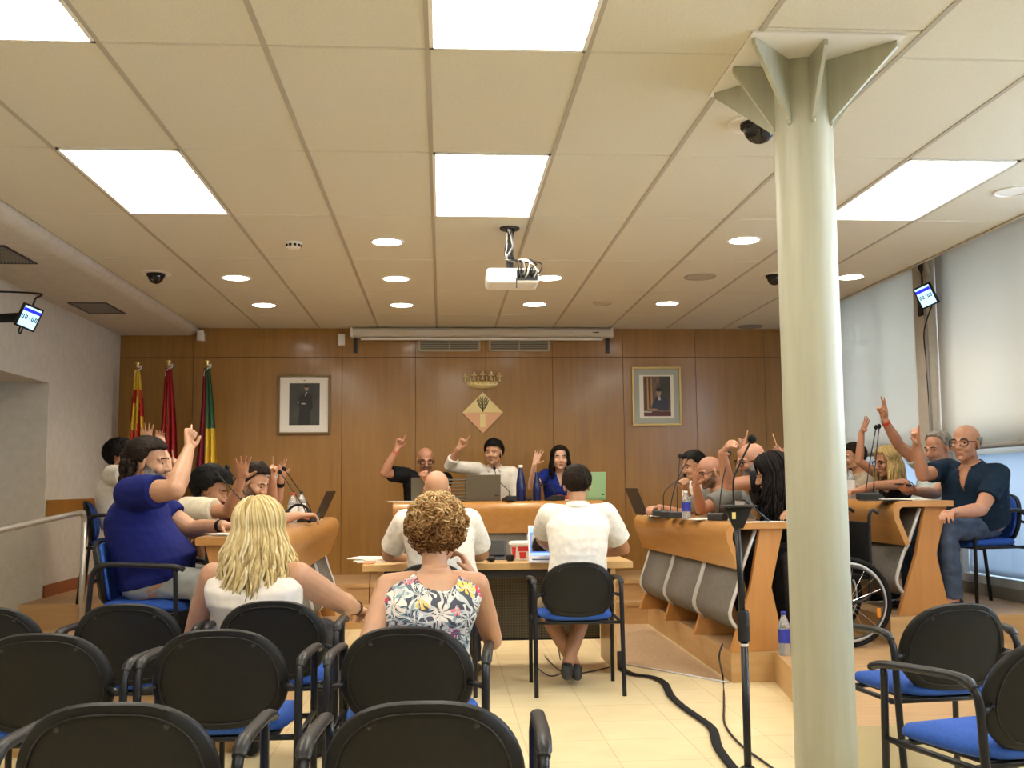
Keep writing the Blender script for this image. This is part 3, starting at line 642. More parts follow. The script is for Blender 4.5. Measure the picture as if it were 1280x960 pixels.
# ================================================================== CHAIRS
def chair_parts(t):
    """stacking chair facing +Y: black shell back, blue pad and seat, black tube frame with arms"""
    def B(z): return -.185 - .06*(z-.45)/.35          # back leans rearwards
    # backrest outline: rounded top, curved bottom edge
    def outline(w, zt, zb, k=28):
        pts = []
        for i in range(k+1):
            a = PI*i/k; x = w*math.copysign(abs(math.cos(a))**.74, math.cos(a))*(1-.03*abs(math.sin(a))); z = .585 + (zt-.585)*abs(math.sin(a))**.80; pts.append((x, z))
        for i in range(1, k):
            a = PI*i/k; x = -w*.98*math.cos(a); z = .585 - (.585-zb)*(.50*min(1, 4*min(i/k, 1-i/k)) + .50*math.sin(a)); pts.append((x, z))
        return pts
    def shell(w, zt, zb, y0, y1, dome=0):
        o = outline(w, zt, zb); mb = MB(); rings = []
        for f, y in ((.0, y0), (.5, y0-dome*.7), (.86, y0-dome*.25), (.97, y0), (1, (y0+y1)/2), (.97, y1), (.5, y1), (0, y1)):
            rings.append([V((x*f, B(.615+(z-.615)*f) + y + .045*(abs(x*f)/.23)**2, .615+(z-.615)*f)) for x, z in o])
        return mb.loft(rings)
    shell(.226, .79, .455, -.012, .014, .012).build('backrest', 'black_plastic', t, 60)
    shell(.212, .778, .475, .014, .034).build('back_cushion', 'blue_fabric', t, 60)
    # groove line and screws on the rear of the back
    mb = MB(); o = [(x*.86, .615+(z-.615)*.86) for x, z in outline(.226, .79, .455)]
    pts = [V((x, B(z)-.0185+.045*(abs(x)/.23)**2, z)) for x, z in o]; mb.tube(pts+[pts[0]], .0022, 6, caps=False); mb.build('back_moulding', 'arm_pad', t, 180)
    for x in (-.115, .115): MB().lathe([(.009, -.003), (.007, -.001), (.003, 0)], (x, B(.735)-.017+.045*(x/.23)**2, .735), 12, axis=(0, -1, 0)).build('screw', 'dark_grey', t, 40)
    # seat pad
    rings = []
    for f, z in ((0, .435), (.93, .435), (1, .447), (1, .462), (.95, .478), (.6, .486), (0, .486)):
        r = []
        for i in range(32):
            a = 2*PI*i/32; x = .228*math.copysign(abs(math.cos(a))**.5, math.cos(a)); y = .215*math.copysign(abs(math.sin(a))**.5, math.sin(a))
            r.append(V((x*f*(1+.06*(y/.215)), .03+y*f, z - (.018*max(0, (y*f/.215))**3))))
        rings.append(r)
    MB().loft(rings).build('seat', 'blue_fabric', t, 60)
    MB().box((-.19, -.15, .418), (.19, .2, .436)).build('seat_pan', 'black_plastic', t, bevel=.006)
    for s in (-1, 1):
        MB().tube([(s*.262, .225, 0), (s*.262, .215, .5), (s*.262, .21, .62), (s*.265, .205, .65)], .0125, 10).build('leg', 'black_tube', t, 180)
        MB().tube(smooth_path([(s*.262, -.255, 0), (s*.262, -.215, .45), (s*.262, -.205, .60), (s*.263, -.185, .65), (s*.266, -.14, .67)], 5), .0135, 10).build('leg', 'black_tube', t, 180)
        MB().tube(smooth_path([(s*.264, -.19, .653), (s*.266, -.16, .672), (s*.268, -.1, .678), (s*.27, .05, .672), (s*.271, .18, .664), (s*.274, .235, .655), (s*.276, .255, .645)], 5), [.016]*3+[.019]*22+[.0185]*6, 10, flat=.72, up=(0, 0, 1)).build('armrest', 'arm_pad', t, 180)
        MB().tube([(s*.262, .213, .425), (s*.262, -.213, .425)], .0105, 8).build('side_rail', 'black_tube', t, 180)
        MB().tube([(s*.205, -.19, .60), (s*.262, -.207, .585)], .010, 8).build('back_bracket', 'black_tube', t, 180)
    MB().tube([(-.262, .16, .42), (.262, .16, .42)], .0105, 8).build('cross_rail', 'black_tube', t, 180)
    MB().tube([(-.262, -.16, .42), (.262, -.16, .42)], .0105, 8).build('cross_rail', 'black_tube', t, 180)
proto = None
def chair(x, y, z, az, label, group):
    global proto
    if proto is None:
        proto = empty('stacking_chair', (0, 0, 0), label, 'chair'); chair_parts(proto); o = proto
    else: o = dup(proto)
    o.location = (x, y, z); o.rotation_euler = (0, 0, -math.radians(az)); o['label'] = label; o['group'] = group
    return o
GA = 'empty black and blue stacking chairs'; GO = 'black and blue stacking chairs in use'
def px_x(px, Y): return at(px, 608, Y).x
for px, Y, az, lb in ((145, 2.36, -1, 'black chair back nearest the viewer, bottom left corner of the photo'), (533, 2.30, 2, 'black chair back nearest the viewer at bottom centre'),
                      (55, 3.50, 0, 'black chair in the second row cut by the left edge'), (275, 3.52, 0, 'empty black and blue chair behind the blonde woman'),
                      (-14, 4.30, 0, 'black chair at the left edge, below the handrail'), (160, 4.34, 0, 'empty black and blue chair behind the man in the blue t-shirt')):
    chair(px_x(px, Y), Y+.24, 0, az, lb, GA)
chair(px_x(512, 3.50), 3.50+.24, 0, 3, 'black chair under the woman in the floral top', GO)
chair(px_x(338, 4.36), 4.36+.24, 0, -2, 'black chair under the blonde woman in the white top', GO)
chair(px_x(722, 6.28), 6.28+.22, 0, 1, 'black and blue chair under the man in the white polo shirt', GO)
chair(px_x(537, 6.32), 6.32+.22, 0, -2, 'black chair under the bald man in the white t-shirt', GO)
chair(px_x(1187, 3.92)-.03, 4.12, 0, -7, 'black and blue chair with a bright blue seat just right of the column', GA)
chair(px_x(1326, 3.05)-.14, 3.22, 0, -15, 'black and blue chair cut by the right edge at bottom right', GA)
chair(-1.58, 5.72, D1, 88, 'black and blue chair under the man in the blue t-shirt', GO)
chair(-2.62, 8.62, D2, 76, 'blue-backed chair under the young man in white by the left wall', GO)
chair(3.84, 7.25, D2, -97, 'blue-backed chair under the man in the navy polo at the right edge', GO)

# ================================================================== DESKS
def desk(A, B, n, z, T, depth, label, ns, ends=(0, 1), lo_screen=.13):
    """curved-front council desk; A to B is the front line, n points to the sitters"""
    A = V((*A, z)); B = V((*B, z)); n = V((*n, 0)).normalized(); L = (B-A).length; s = (B-A).normalized(); n = (n - s*n.dot(s)).normalized(); u3 = V((0,0,1))
    e = empty('council_desk', (A+B)/2, label, 'desk')
    arc = lambda cx, cz, r, a0, a1, k=6: [(cx+r*math.cos(math.radians(a0+(a1-a0)*i/k)), cz+r*math.sin(math.radians(a0+(a1-a0)*i/k))) for i in range(k+1)]
    prof = [(depth, T)] + arc(.07, T-.07, .07, 90, 180, 7) + [(.006, T-.12), (.075, T-.295), (.108, T-.285), (.042, T-.11)] + arc(.075, T-.072, .032, 180, 90, 5) + [(depth, T-.04)]
    d = MB().prism(prof, A, n, u3, s*L).build('desktop', 'desk_wood', e, 35)
    leg = [(.02, 0), (.16, .40), (.235, T-.04), (.39, T-.04), (.30, .40), (.38, 0)]
    for k in range(ns+1):
        q = .03 + (L-.06-.04)*k/ns
        if k in (0, ns): MB().prism(leg, A+s*q, n, u3, s*.04).build('leg_panel', 'leg_wood', e, bevel=.003)
        else: MB().prism([(.02, 0), (.10, .24), (.15, .40), (.26, .40), (.38, 0)], A+s*(q), n, u3, s*.04).build('leg_panel', 'leg_wood', e, bevel=.003)
    for k in range(ns):
        a, b = .055 + (L-.1)*k/ns, .015 + (L-.1)*(k+1)/ns
        path = smooth_path([(.215, T-.05), (.125, T-.28), (.045, .30), (.030, .235), (.045, .175), (.085, lo_screen)], 6)if False else [(.215, T-.05), (.17, T-.165), (.125, T-.28), (.085, .40), (.045, .29), (.032, .24), (.035, .205), (.055, .17), (.09, lo_screen)]
        f = MB().grid([[A+s*a+n*x+u3*y for x, y in path], [A+s*b+n*x+u3*y for x, y in path]]).build('modesty_screen', 'grey_screen', e, 180, solid=.006)
        for q in (a, b):
            MB().tube([A+s*q+n*(x-.004)+u3*y for x, y in path], .012, 10).build('screen_tube', 'light_tube', f, 180)
    mb = MB().prism([(.30, T-.12), (.33, T-.12), (.33, T-.04), (.30, T-.04)], A+s*.07, n, u3, s*(L-.14)); mb.build('cable_tray', 'dark_grey', e)
    return e
DT = .81
desk((1.80, 6.53), (1.66, 8.95), (1, 0), D1, DT, .43, 'front council desk on the right with three grey screens and a blue bottle on it', 3)
desk((2.99, 6.74), (2.93, 9.5), (1, 0), D2, .755, .42, 'rear council desk on the right, behind the column, with two tall microphones', 3)
desk((-.82, 5.42), (-.86, 8.85), (-1, 0), D1, DT, .43, 'council desk on the left in front of the man in blue', 4)
desk((-.45, 9.62), (1.50, 9.62), (0, 1), D2, .735, .45, 'central council desk below the crest', 3)
# small plinth box under the right desk
tag(MB().box((2.112, 6.47, 0.0), (2.20, 6.565, D1-.004)).build('plinth_box', 'riser', bevel=.004), 'small beech plinth box at the foot of the right desk', 'plinth')
# clerks table at floor level
t = empty('clerk_table', (.4, 7.2, 0), 'plain beech table at floor level with a laptop and papers on it', 'table')
x0, x1 = px_x(453, 6.9), px_x(790, 6.9); y0, y1, H = 6.92, 7.55, .74
MB().box((x0, y0, H-.045), (x1, y1, H)).build('tabletop', 'table_wood', t, bevel=.004)
for x in (x0+.10, x1-.145):
    l = MB().box((x, y0+.05, .03), (x+.035, y1-.08, H-.045)); l.build('side_panel', 'table_wood', t, bevel=.003)
M['mesh_panel'] = mat('perforated_black_metal', (.06, .05, .035), .5)
def mesh_nodes(nt, b, ns, ls):
    tc = ns.new('ShaderNodeTexCoord'); v = node(ns, 'ShaderNodeTexVoronoi', i_Scale=85); v.inputs['Randomness'].default_value = 0
    mp = node(ns, 'ShaderNodeMapping'); mp.inputs['Scale'].default_value = (1, 0, 1); ls.new(tc.outputs['Object'], mp.inputs[0]); ls.new(mp.outputs[0], v.inputs[0])
    r = ramp(ns, [(.40, (.20, .16, .09)), (.46, (.035, .03, .025))]); ls.new(v.outputs['Distance'], r.inputs[0]); ls.new(r.outputs[0], b.inputs['Base Color'])
M['mesh_panel'] = mat('perforated_metal', (.06, .05, .035), .5, build=mesh_nodes)
MB().box((x0+.14, y1-.10, .17), (x1-.15, y1-.095, H-.10)).build('modesty_panel', 'mesh_panel', t)
MB().box((x0+.14, y1-.105, .16), (x1-.15, y1-.09, .175)).build('panel_rail', 'black_tube', t)
MB().box((x0+.14, y0+.06, H-.10), (x1-.15, y0+.09, H-.045)).build('apron', 'dark_grey', t)

# ================================================================== THINGS ON THE DESKS
def mic(base, head, label, bw=.07, bend=.35):
    """conference microphone: wedge base, gooseneck, foam head; base and head are points"""
    b = V(base); h = V(head); e = empty('desk_microphone', b, label, 'microphone', group='gooseneck conference microphones')
    d = V((h.x-b.x, h.y-b.y, 0)); ang = math.atan2(d.y, d.x) if d.length > .01 else 0
    T = Matrix.Translation(b) @ Matrix.Rotation(ang, 4, 'Z')
    m_ = MB().prism([(-.07, 0), (.06, 0), (.055, .018), (-.04, .05), (-.07, .045)], (0, -bw, 0), (1,0,0), (0,0,1), (0, 2*bw, 0)); m_.xf(T); m_.build('base', 'dark_grey', e, bevel=.006)
    m_ = MB()
    for k in range(3): m_.ell((.0+.02*k, -.03+.03*k*0, .043-.012*k), (.007, .012, .003), 10, 6)
    m_.xf(T); m_.build('button', 'light_tube', e, 180)
    s = b + V((0, 0, .042)); mid = s + (h-s)*.5 + V((-(h-s).x, -(h-s).y, 0))*bend*.5 + V((0, 0, .02))
    MB().tube(smooth_path([s, s+V((0,0,.05)), mid, h], 6), .0042, 8).build('gooseneck', 'black_tube', e, 180)
    dd = (h-mid).normalized(); o = dd.orthogonal().normalized(); q = dd.cross(o)
    MB().ell(h, (o*.0145, q*.0145, dd*.02), 14, 10).build('foam_head', 'rubber', e, 180)
    return e
def laptop(c, az, w, d, lid_h, tilt, label, lid='laptop_grey', lit=False, name='laptop'):
    """hinge centre c on the desk, az = direction the screen looks"""
    c = V(c); F = V((math.sin(math.radians(az)), math.cos(math.radians(az)), 0)); R = F.cross(V((0,0,1))); U = (V((0,0,1))*math.cos(math.radians(tilt)) - F*math.sin(math.radians(tilt)))
    e = empty(name, c, label, 'laptop')
    P = [(-w/2, 0), (w/2, 0), (w/2, d), (-w/2, d)]
    MB().prism(P, c+V((0,0,.001)), R, F, V((0,0,.016))).build('keyboard_base', 'laptop_dark' if lid == 'laptop_dark' else lid, e, bevel=.003)
    mb = MB()
    for i in range(5): mb.prism([(-w*.43, d*.30+i*d*.10), (w*.43, d*.30+i*d*.10), (w*.43, d*.38+i*d*.10), (-w*.43, d*.38+i*d*.10)], c+V((0,0,.0171)), R, F, V((0,0,.0015)))
    mb.build('keys', 'dark_grey', e)
    N = U.cross(R) if U.cross(R).dot(F) > 0 else -U.cross(R)
    Q = [(-w/2, 0), (w/2, 0), (w/2, lid_h), (-w/2, lid_h)]
    MB().prism(Q, c+V((0,0,.018)), R, U, -N*.008).build('lid', lid, e, bevel=.002)
    I = [(-w/2+.012, .018), (w/2-.012, .018), (w/2-.012, lid_h-.012), (-w/2+.012, lid_h-.012)]
    if lit:
        MB().prism(I, c+V((0,0,.018)), R, U, N*.0012).build('display', 'laptop_on', e)
        mb = MB().prism([(-w/2+.012, lid_h-.05), (w/2-.012, lid_h-.05), (w/2-.012, lid_h-.012), (-w/2+.012, lid_h-.012)], c+V((0,0,.018)), R, U, N*.002); mb.prism([(-w/2+.012, .018), (w/2-.012, .018), (w/2-.012, .036), (-w/2+.012, .036)], c+V((0,0,.018)), R, U, N*.002); mb.build('window_bar', 'laptop_bar', e)
        mb = MB().prism([(-w/2+.03, .045), (w/2-.02, .045), (w/2-.02, lid_h-.06), (-w/2+.03, lid_h-.06)], c+V((0,0,.018)), R, U, N*.002); mb.build('window', 'lens', e)
    else: MB().prism(I, c+V((0,0,.018)), R, U, N*.0012).build('display', 'lens', e)
    MB().prism([(w*.33, .03), (w*.44, .03), (w*.44, .042), (w*.33, .042)], c+V((0,0,.018))-N*.0082, R, U, -N*.0008).build('lid_badge', 'dark_grey', e)
    return e
def bottle(p, h, r, body, label, name='water_bottle', cap='cap_white', lab=None, shape='pet'):
    p = V(p); e = empty(name, p, label, 'bottle')
    if shape == 'cone': pr = [(0, 0), (r*.96, 0), (r, .012), (r, h*.42), (r*.90, h*.55), (r*.58, h*.78), (r*.38, h*.92), (r*.36, h*.94)]
    else: pr = [(0, 0), (r*.9, 0), (r, .012), (r*.95, h*.22), (r, h*.26), (r*.94, h*.45), (r, h*.62), (r*.95, h*.70), (r*.6, h*.82), (r*.38, h*.90), (r*.38, h*.94)]
    MB().lathe(pr, p, 24).build('body', body, e, 50)
    MB().lathe([(r*.42, h*.925), (r*.44, h*.93), (r*.44, h*.985), (r*.36, h), (0, h)], p, 18).build('cap', cap, e, 40)
    if lab: MB().lathe([(r*1.012, h*.28), (r*1.012, h*.60)], p, 24, caps=False).build('label', lab, e, 180)
    return e
def papers(c, w, d, rz, label, n=1, name='papers', m='paper', th=.0025, cat='papers'):
    c = V(c); T = Matrix.Translation(c) @ Matrix.Rotation(math.radians(rz), 4, 'Z'); mb = MB()
    for k in range(n):
        mb.box((-w/2, -d/2, k*th), (w/2, d/2, (k+.8)*th), 0, T @ Matrix.Translation((.012*k*(-1)**k, .01*k, 0)) @ Matrix.Rotation(.13*k*(-1)**k, 4, 'Z'))
    return tag(mb.build(name, m), label, cat)
zc = D2+.735 + .001            # centre desk top
zr = D1+DT + .001              # left and right front desks
zb = D2+.755 + .001            # rear desks
zt = .741
def on(px, py, z): return atz(px, py, z)
def dp(px, Y, z): q = at(px, 608, Y); return V((q.x, Y, z))
# centre desk
laptop(dp(536, 9.84, zc), 0, .33, .16, .21, 12, 'smaller grey laptop lid in front of the bald councillor in black')
laptop(dp(604, 9.80, zc), 0, .325, .22, .235, 12, 'large grey laptop seen from behind in front of the man in the white shirt')
e = empty('letter_tray', dp(571, 9.90, zc), 'stack of slatted pale trays between the two grey laptops on the central desk', 'letter tray')
for k in range(7): q = dp(571, 9.90, zc); MB().box((q.x-.082, q.y-.03, zc+.004+.032*k), (q.x+.082, q.y+.16, zc+.018+.032*k)).build('tray', 'laptop_grey', e, bevel=.002)
for sx in (-1, 1): MB().box((q.x+sx*.082-.004, q.y+.13, zc), (q.x+sx*.082+.004, q.y+.16, zc+.225)).build('support', 'laptop_grey', e)
mic(dp(636, 9.71, zc), at(618, 585, 9.95), 'gooseneck microphone with a square base in front of the man in the white shirt', .05, -.5)
mic(dp(693, 9.75, zc), at(668, 600, 9.95), 'microphone at the right of the two blue bottles on the central desk', .075)
bottle(dp(651, 9.74, zc), .335, .045, 'bottle_blue', 'tall blue bottle with a white cap, left of the pair on the central desk', shape='cone')
bottle(dp(671, 9.80, zc), .27, .040, 'bottle_blue', 'darker blue bottle, right of the pair on the central desk', cap='bottle_blue', shape='cone')
laptop(dp(741, 9.85, zc), 0, .24, .16, .25, 10, 'pale green tablet case standing at the right end of the central desk', 'green_lid', name='tablet_case')
papers(dp(503, 9.80, zc), .26, .19, 8, 'white papers at the left end of the central desk', 3)
papers(dp(714, 9.90, zc), .18, .16, -12, 'small stack of paper in front of the woman in the blue polo', 2)
q = dp(661, 9.70, zc); tag(MB().ell(q+V((0,0,.018)), (.03, .04, .018), 14, 8).build('computer_mouse', 'dark_grey', None, 180), 'small dark mouse between the bottles on the central desk', 'mouse')
# clerk table
papers(on(474, 702, zt), .30, .22, 4, 'thick white papers at the left end of the beech table', 4, m='paper', th=.007)
tag(MB().box((x0+.005, y0+.04, zt), (x0+.075, y0+.20, zt+.012)).build('notebook', 'copper', bevel=.003), 'thin pinkish notebook on the left corner of the beech table', 'notebook')
mic(dp(592, 7.14, zt), at(574, 640, 7.35), 'gooseneck microphone on the beech table beside the bald man in white', .04)
q = dp(618, 7.28, zt); e = empty('desk_phone_unit', q, 'dark grey sloped desk unit on the beech table beside a black mouse', 'desk unit')
MB().prism([(-.09, 0), (.10, 0), (.10, .12), (.07, .125)], q+V((-.08,0,0)), (0,1,0), (0,0,1), (.16,0,0)).build('housing', 'dark_grey', e, bevel=.008)
MB().prism([(-.06, .018), (.055, .108), (.053, .112), (-.062, .022)], q+V((-.065,0,.012)), (0,1,0), (0,0,1), (.13,0,0)).build('keypad', 'black_plastic', e)
q = dp(613, 7.03, zt); tag(MB().ell(q+V((0,0,.02)), (.032, .052, .02), 16, 8).build('computer_mouse', 'black_plastic', None, 180), 'black mouse on the beech table in front of the dark desk unit', 'mouse')
q = dp(637, 7.08, zt); tag(MB().lathe([(0, 0), (.02, 0), (.026, .008), (.028, .028), (.02, .042), (0, .044)], q, 18).build('webcam', 'black_plastic', None, 40), 'small round black camera beside the dark desk unit on the table', 'camera')
# bucket with red print
q = dp(656, 7.22, zt); e = empty('food_bucket', q, 'white snack tub with red print beside the open laptop', 'tub')
def sq(w, d, z, k=24, p=.45): return [q+V((w*math.copysign(abs(math.cos(2*PI*i/k))**p, math.cos(2*PI*i/k)), d*math.copysign(abs(math.sin(2*PI*i/k))**p, math.sin(2*PI*i/k)), z)) for i in range(k)]
MB().loft([sq(.095, .07, 0), sq(.105, .078, .105)]).build('tub', 'white_plastic', e, 40)
MB().loft([sq(.108, .082, .10), sq(.115, .088, .103), sq(.115, .088, .118), sq(.10, .075, .125)]).build('lid', 'white_plastic', e, 40)
def patch(mb, x0, x1, z0, z1, k=4):
    mb.add([q+V((x0, -.0715-.0076*z0/.105, z0)), q+V((x1, -.0715-.0076*z0/.105, z0)), q+V((x1+.004, -.0715-.0076*z1/.105, z1)), q+V((x0-.004, -.0715-.0076*z1/.105, z1))], [(0,1,2,3)])
mb = MB(); patch(mb, -.045, -.005, .01, .055); patch(mb, -.055, .02, .06, .092); patch(mb, -.095, -.075, .01, .09); mb.build('print', 'red_print', e)
mb = MB(); mb.ell(q+V((.058, -.074, .035)), (.030, .003, .032), 20, 8); mb.build('badge', 'black_plastic', e, 180)
laptop(dp(690, 7.05, zt), 184, .33, .22, .225, 14, 'open silver laptop with a blue screen on the beech table', 'silver', True)
# right front desk
laptop(at(802, 644, 8.35) - V((0, 0, at(802, 644, 8.35).z - zr)), 84, .33, .22, .22, 22, 'dark open laptop seen edge-on at the far end of the right front desk', 'laptop_dark')
mic(dp(829, 8.0, zr), at(856, 594, 8.25), 'microphone leaning over the laptop on the right front desk', .06, .8)
mic(dp(846, 7.55, zr), at(850, 570, 7.75), 'upright microphone at the left of the thin pair on the right front desk', .05)
mic(dp(838, 7.75, zr), at(861, 572, 7.9), 'upright microphone at the right of the thin pair on the right front desk', .05)
mic(dp(899, 7.02, zr), at(912, 567, 7.12), 'microphone with a wedge base behind the tripod stand on the right front desk', .06)
bottle(dp(857, 7.35, zr), .20, .033, 'clear_pet', 'small water bottle with a deep blue label on the right front desk', lab='label_blue')
papers(dp(826, 8.1, zr), .2, .28, 8, 'white papers near the laptop on the right front desk', 2)
papers(dp(885, 7.25, zr), .21, .29, -20, 'loose white papers beside the wedge microphone', 3)
papers(dp(950, 6.68, zr), .30, .21, 3, 'white sheet at the near end of the right front desk', 1)
q = dp(925, 6.76, zr)
e = empty('tablet', q, 'black tablet in a tented folding case on the near end of the right front desk', 'tablet')
a0 = V((q.x-.11, q.y-.11, zr+.002)); w_ = V((.0, .22, 0)); u_ = V((.17, 0, 0))
MB().prism([(.055, .135), (.215, .0), (.222, .008), (.062, .145)], (q.x-.06, q.y-.10, zr), (1,0,0), (0,0,1), (0,.22,0)).build('tablet_body', 'lens', e, bevel=.002)
MB().prism([(.0, .0), (.055, .128), (.062, .128), (.008, .0)], (q.x-.06, q.y-.10, zr), (1,0,0), (0,0,1), (0,.22,0)).build('case_flap', 'grey_plastic', e)
# rear right desk
mic(dp(1083, 7.45, zb), at(1095, 534, 7.6), 'left one of the two tall microphones right of the column', .055, .1)
mic(dp(1092, 7.25, zb), at(1099, 533, 7.35), 'right one of the two tall microphones right of the column', .06, .1)
papers(dp(1132, 6.98, zb), .24, .20, 6, 'loose papers in front of the man in the navy polo', 4)
papers(dp(1105, 6.88, zb), .30, .20, -4, 'dark-edged folder under the papers on the rear right desk', 1, 'folder', 'dark_grey', .006, 'folder')
bottle(dp(1064, 8.05, zb), .24, .032, 'clear_pet', 'clear bottle partly hidden by the column on the rear right desk', cap='dark_grey', lab='label_white')
# left desk
laptop(V((-.98, 8.45, zr)), -84, .33, .22, .22, 24, 'dark open laptop seen edge-on at the far end of the left desk', 'laptop_dark')
bottle(dp(366, 7.5, zr), .21, .034, 'clear_pet', 'clear water bottle with a red cap on the left desk', cap='cap_red', lab='label_white')
bottle(dp(377, 7.8, zr), .22, .034, 'clear_pet', 'clear water bottle with a dark cap on the left desk', cap='dark_grey', lab='label_white')
mic(dp(381, 7.6, zr), at(350, 590, 7.75), 'left of the two long microphones reaching towards the raised fists on the left desk', .055, .1)
mic(dp(388, 8.0, zr), at(355, 586, 7.95), 'right of the two long microphones reaching towards the raised fists on the left desk', .055, .1)
mic(dp(322, 6.3, zr), at(284, 584, 6.55), 'microphone whose foam head stands over the dark-haired woman in cream', .055, .1)
mic(dp(318, 6.05, zr), at(271, 592, 6.25), 'microphone behind the blonde woman, nearest the man in blue', .055, .1)
papers(V((-1.03, 5.62, zr)), .21, .30, 70, 'white papers under the hand of the man in blue on the left desk', 4)
papers(V((-1.05, 8.1, zr)), .21, .28, 20, 'white papers beside the dark laptop on the left desk', 2)
e = empty('headphones', V((-.98, 7.2, zr)), 'black coiled cables and headset beside the bottles on the left desk', 'headset')
MB().tube(circle_path((-.98, 7.2, zr+.06), .075, (1,0,0), (0,.35,.94), 20, 0, PI), .009, 8).build('headband', 'rubber', e, 180)
for sx in (-1, 1): MB().lathe([(0, -.015), (.04, -.012), (.045, .0), (.04, .015), (0, .018)], (-.98+sx*.075, 7.2, zr+.05), 16, axis=(1, 0, 0)).build('ear_cup', 'rubber', e, 40)
# bottle on the dais
bottle(at(980, 788, 6.42)*0 + V((at(980, 788, 6.42).x, 6.42, D1+.001)), .265, .037, 'clear_pet', 'clear water bottle with a dark blue cap standing on the dais beside the column', cap='label_blue', lab='label_blue')
# microphone stand on a tripod
Y = 3.62; b0 = at(932, 955, Y); top = at(921, 650, Y); e = empty('microphone_stand', (b0.x+.02, Y, 0), 'black tripod stand with a gooseneck microphone in front of the right desk', 'microphone stand')
px_ = b0.x + .008
MB().tube([(px_, Y, .12), (px_, Y, .70)], .0135, 12).build('lower_pole', 'black_tube', e, 180)
MB().tube([(px_, Y, .66), (top.x, Y, top.z+.01)], .011, 12).build('upper_pole', 'black_tube', e, 180)
MB().lathe([(.014, 0), (.021, .004), (.021, .10), (.016, .11)], (px_-.001, Y, .70), 16).build('clamp', 'black_plastic', e, 40)
MB().lathe([(.0142, 0), (.0145, .01)], (px_, Y, .685), 16).build('band', 'light_tube', e, 180)
for k in range(3):
    a = 1.9+2*PI*k/3; d = V((math.cos(a), math.sin(a), 0)); MB().tube([V((px_, Y, .24)), V((px_, Y, 0))+d*.21+V((0,0,.012))], .010, 10).build('leg', 'black_tube', e, 180)
    MB().ell(V((px_, Y, .011))+d*.21, (.016, .016, .011), 10, 6).build('foot', 'rubber', e, 180)
MB().lathe([(.018, 0), (.03, .01), (.03, .07), (.018, .08)], (px_, Y, .20), 14).build('hub', 'black_plastic', e, 40)
MB().box((top.x-.048, Y-.04, top.z+.045), (top.x+.062, Y+.05, top.z+.053)).build('top_plate', 'dark_grey', e, bevel=.003)
MB().prism([(-.045, .045), (.055, .045), (.02, -.03), (-.01, -.03)], (top.x, Y-.012, top.z), (1,0,0), (0,0,1), (0,.024,0)).build('bracket', 'black_plastic', e, bevel=.003)
MB().box((top.x-.028, Y-.045, top.z+.005), (top.x-.016, Y-.04, top.z+.028)).build('tag', 'yellow_tag', e)
g0 = V((top.x-.008, Y, top.z+.053)); g1 = at(917, 600, Y); hd = at(940, 549, Y)
MB().tube(smooth_path([g0, g1, at(926, 577, Y), hd], 6), .0038, 8).build('gooseneck', 'black_tube', e, 180)
MB().ell(hd, (.0155, .0155, .0165), 16, 10).build('foam_head', 'rubber', e, 180)
# cables
def cable(pts, r, label, m='black_tube', flat=1, name='floor_cable'):
    return tag(MB().tube(smooth_path([V(p) for p in pts], 8), r, 8, flat=flat, up=(0,0,1)).build(name, m, None, 180), label, 'cable')
fl = lambda x, y, z=.012: atz(x, y, z)
cable([fl(775, 815), fl(776, 832), fl(790, 842), fl(815, 846), fl(830, 853), fl(838, 868), fl(850, 880), fl(868, 893), fl(890, 910), fl(898, 935), fl(925, 970)], .024, 'flat black cable strip winding across the cream floor', 'rubber', .3)
cable([at(903, 805, 6.45), at(899, 822, 6.4), fl(904, 850, .008), fl(905, 880, .008), fl(906, 905, .008), fl(925, 930, .008), fl(960, 956, .008), fl(1000, 985, .008)], .006, 'thin black cable hanging from the right desk to the floor', 'black_tube')
rnd = random.Random(5)
cable([V((.62, 7.44, .66)), V((.62, 7.42, .4)), fl(668, 800), fl(690, 830), fl(712, 842), fl(745, 838), fl(768, 832)], .005, 'thin cable hanging under the beech table to the floor')
cable([V((.82, 7.44, .60)), V((.80, 7.42, .3)), fl(700, 822), fl(705, 838), fl(688, 845), fl(672, 835)], .004, 'loose loop of cable under the beech table')
cable([V((x0+.03, 7.3, .69)), V((x0+.02, 7.32, .5)), V((x0+.03, 7.3, .25)), V((x0+.05, 7.25, .01))], .004, 'reddish cable hanging at the left end of the beech table', 'red_wood')

# ================================================================== PEOPLE
def remesh(mb, voxel, it=3, fac=.5, wr=0, wscale=9, seed=0):
    """union of closed pieces into one continuous surface"""
    me = mb.mesh('tmp'); o = bpy.data.objects.new('tmp', me); COL.objects.link(o)
    r = o.modifiers.new('r', 'REMESH'); r.mode = 'VOXEL'; r.voxel_size = voxel
    if it: s = o.modifiers.new('s', 'SMOOTH'); s.factor = fac; s.iterations = it
    dg = bpy.context.evaluated_depsgraph_get(); dg.update()
    out = bpy.data.meshes.new_from_object(o.evaluated_get(dg)); bpy.data.objects.remove(o); bpy.data.meshes.remove(me)
    if wr:
        n = len(out.vertices); co = np.empty(n*3); out.vertices.foreach_get('co', co); no = np.empty(n*3); out.vertices.foreach_get('normal', no)
        co = co.reshape(-1, 3); no = no.reshape(-1, 3); sv = V((seed*3.1, seed*1.7, seed))
        for i in range(n):
            p = V(co[i]); q = V((p.x, p.y, p.z*1.6))*wscale + sv
            a = noise.noise(q) ; b = 1-abs(noise.noise(q*1.7+V((5, 2, 1))))*2
            co[i] += no[i]*wr*(a*.7 + b*.6 - .3)
        out.vertices.foreach_set('co', co.ravel()); out.update()
    return out
skins = {}
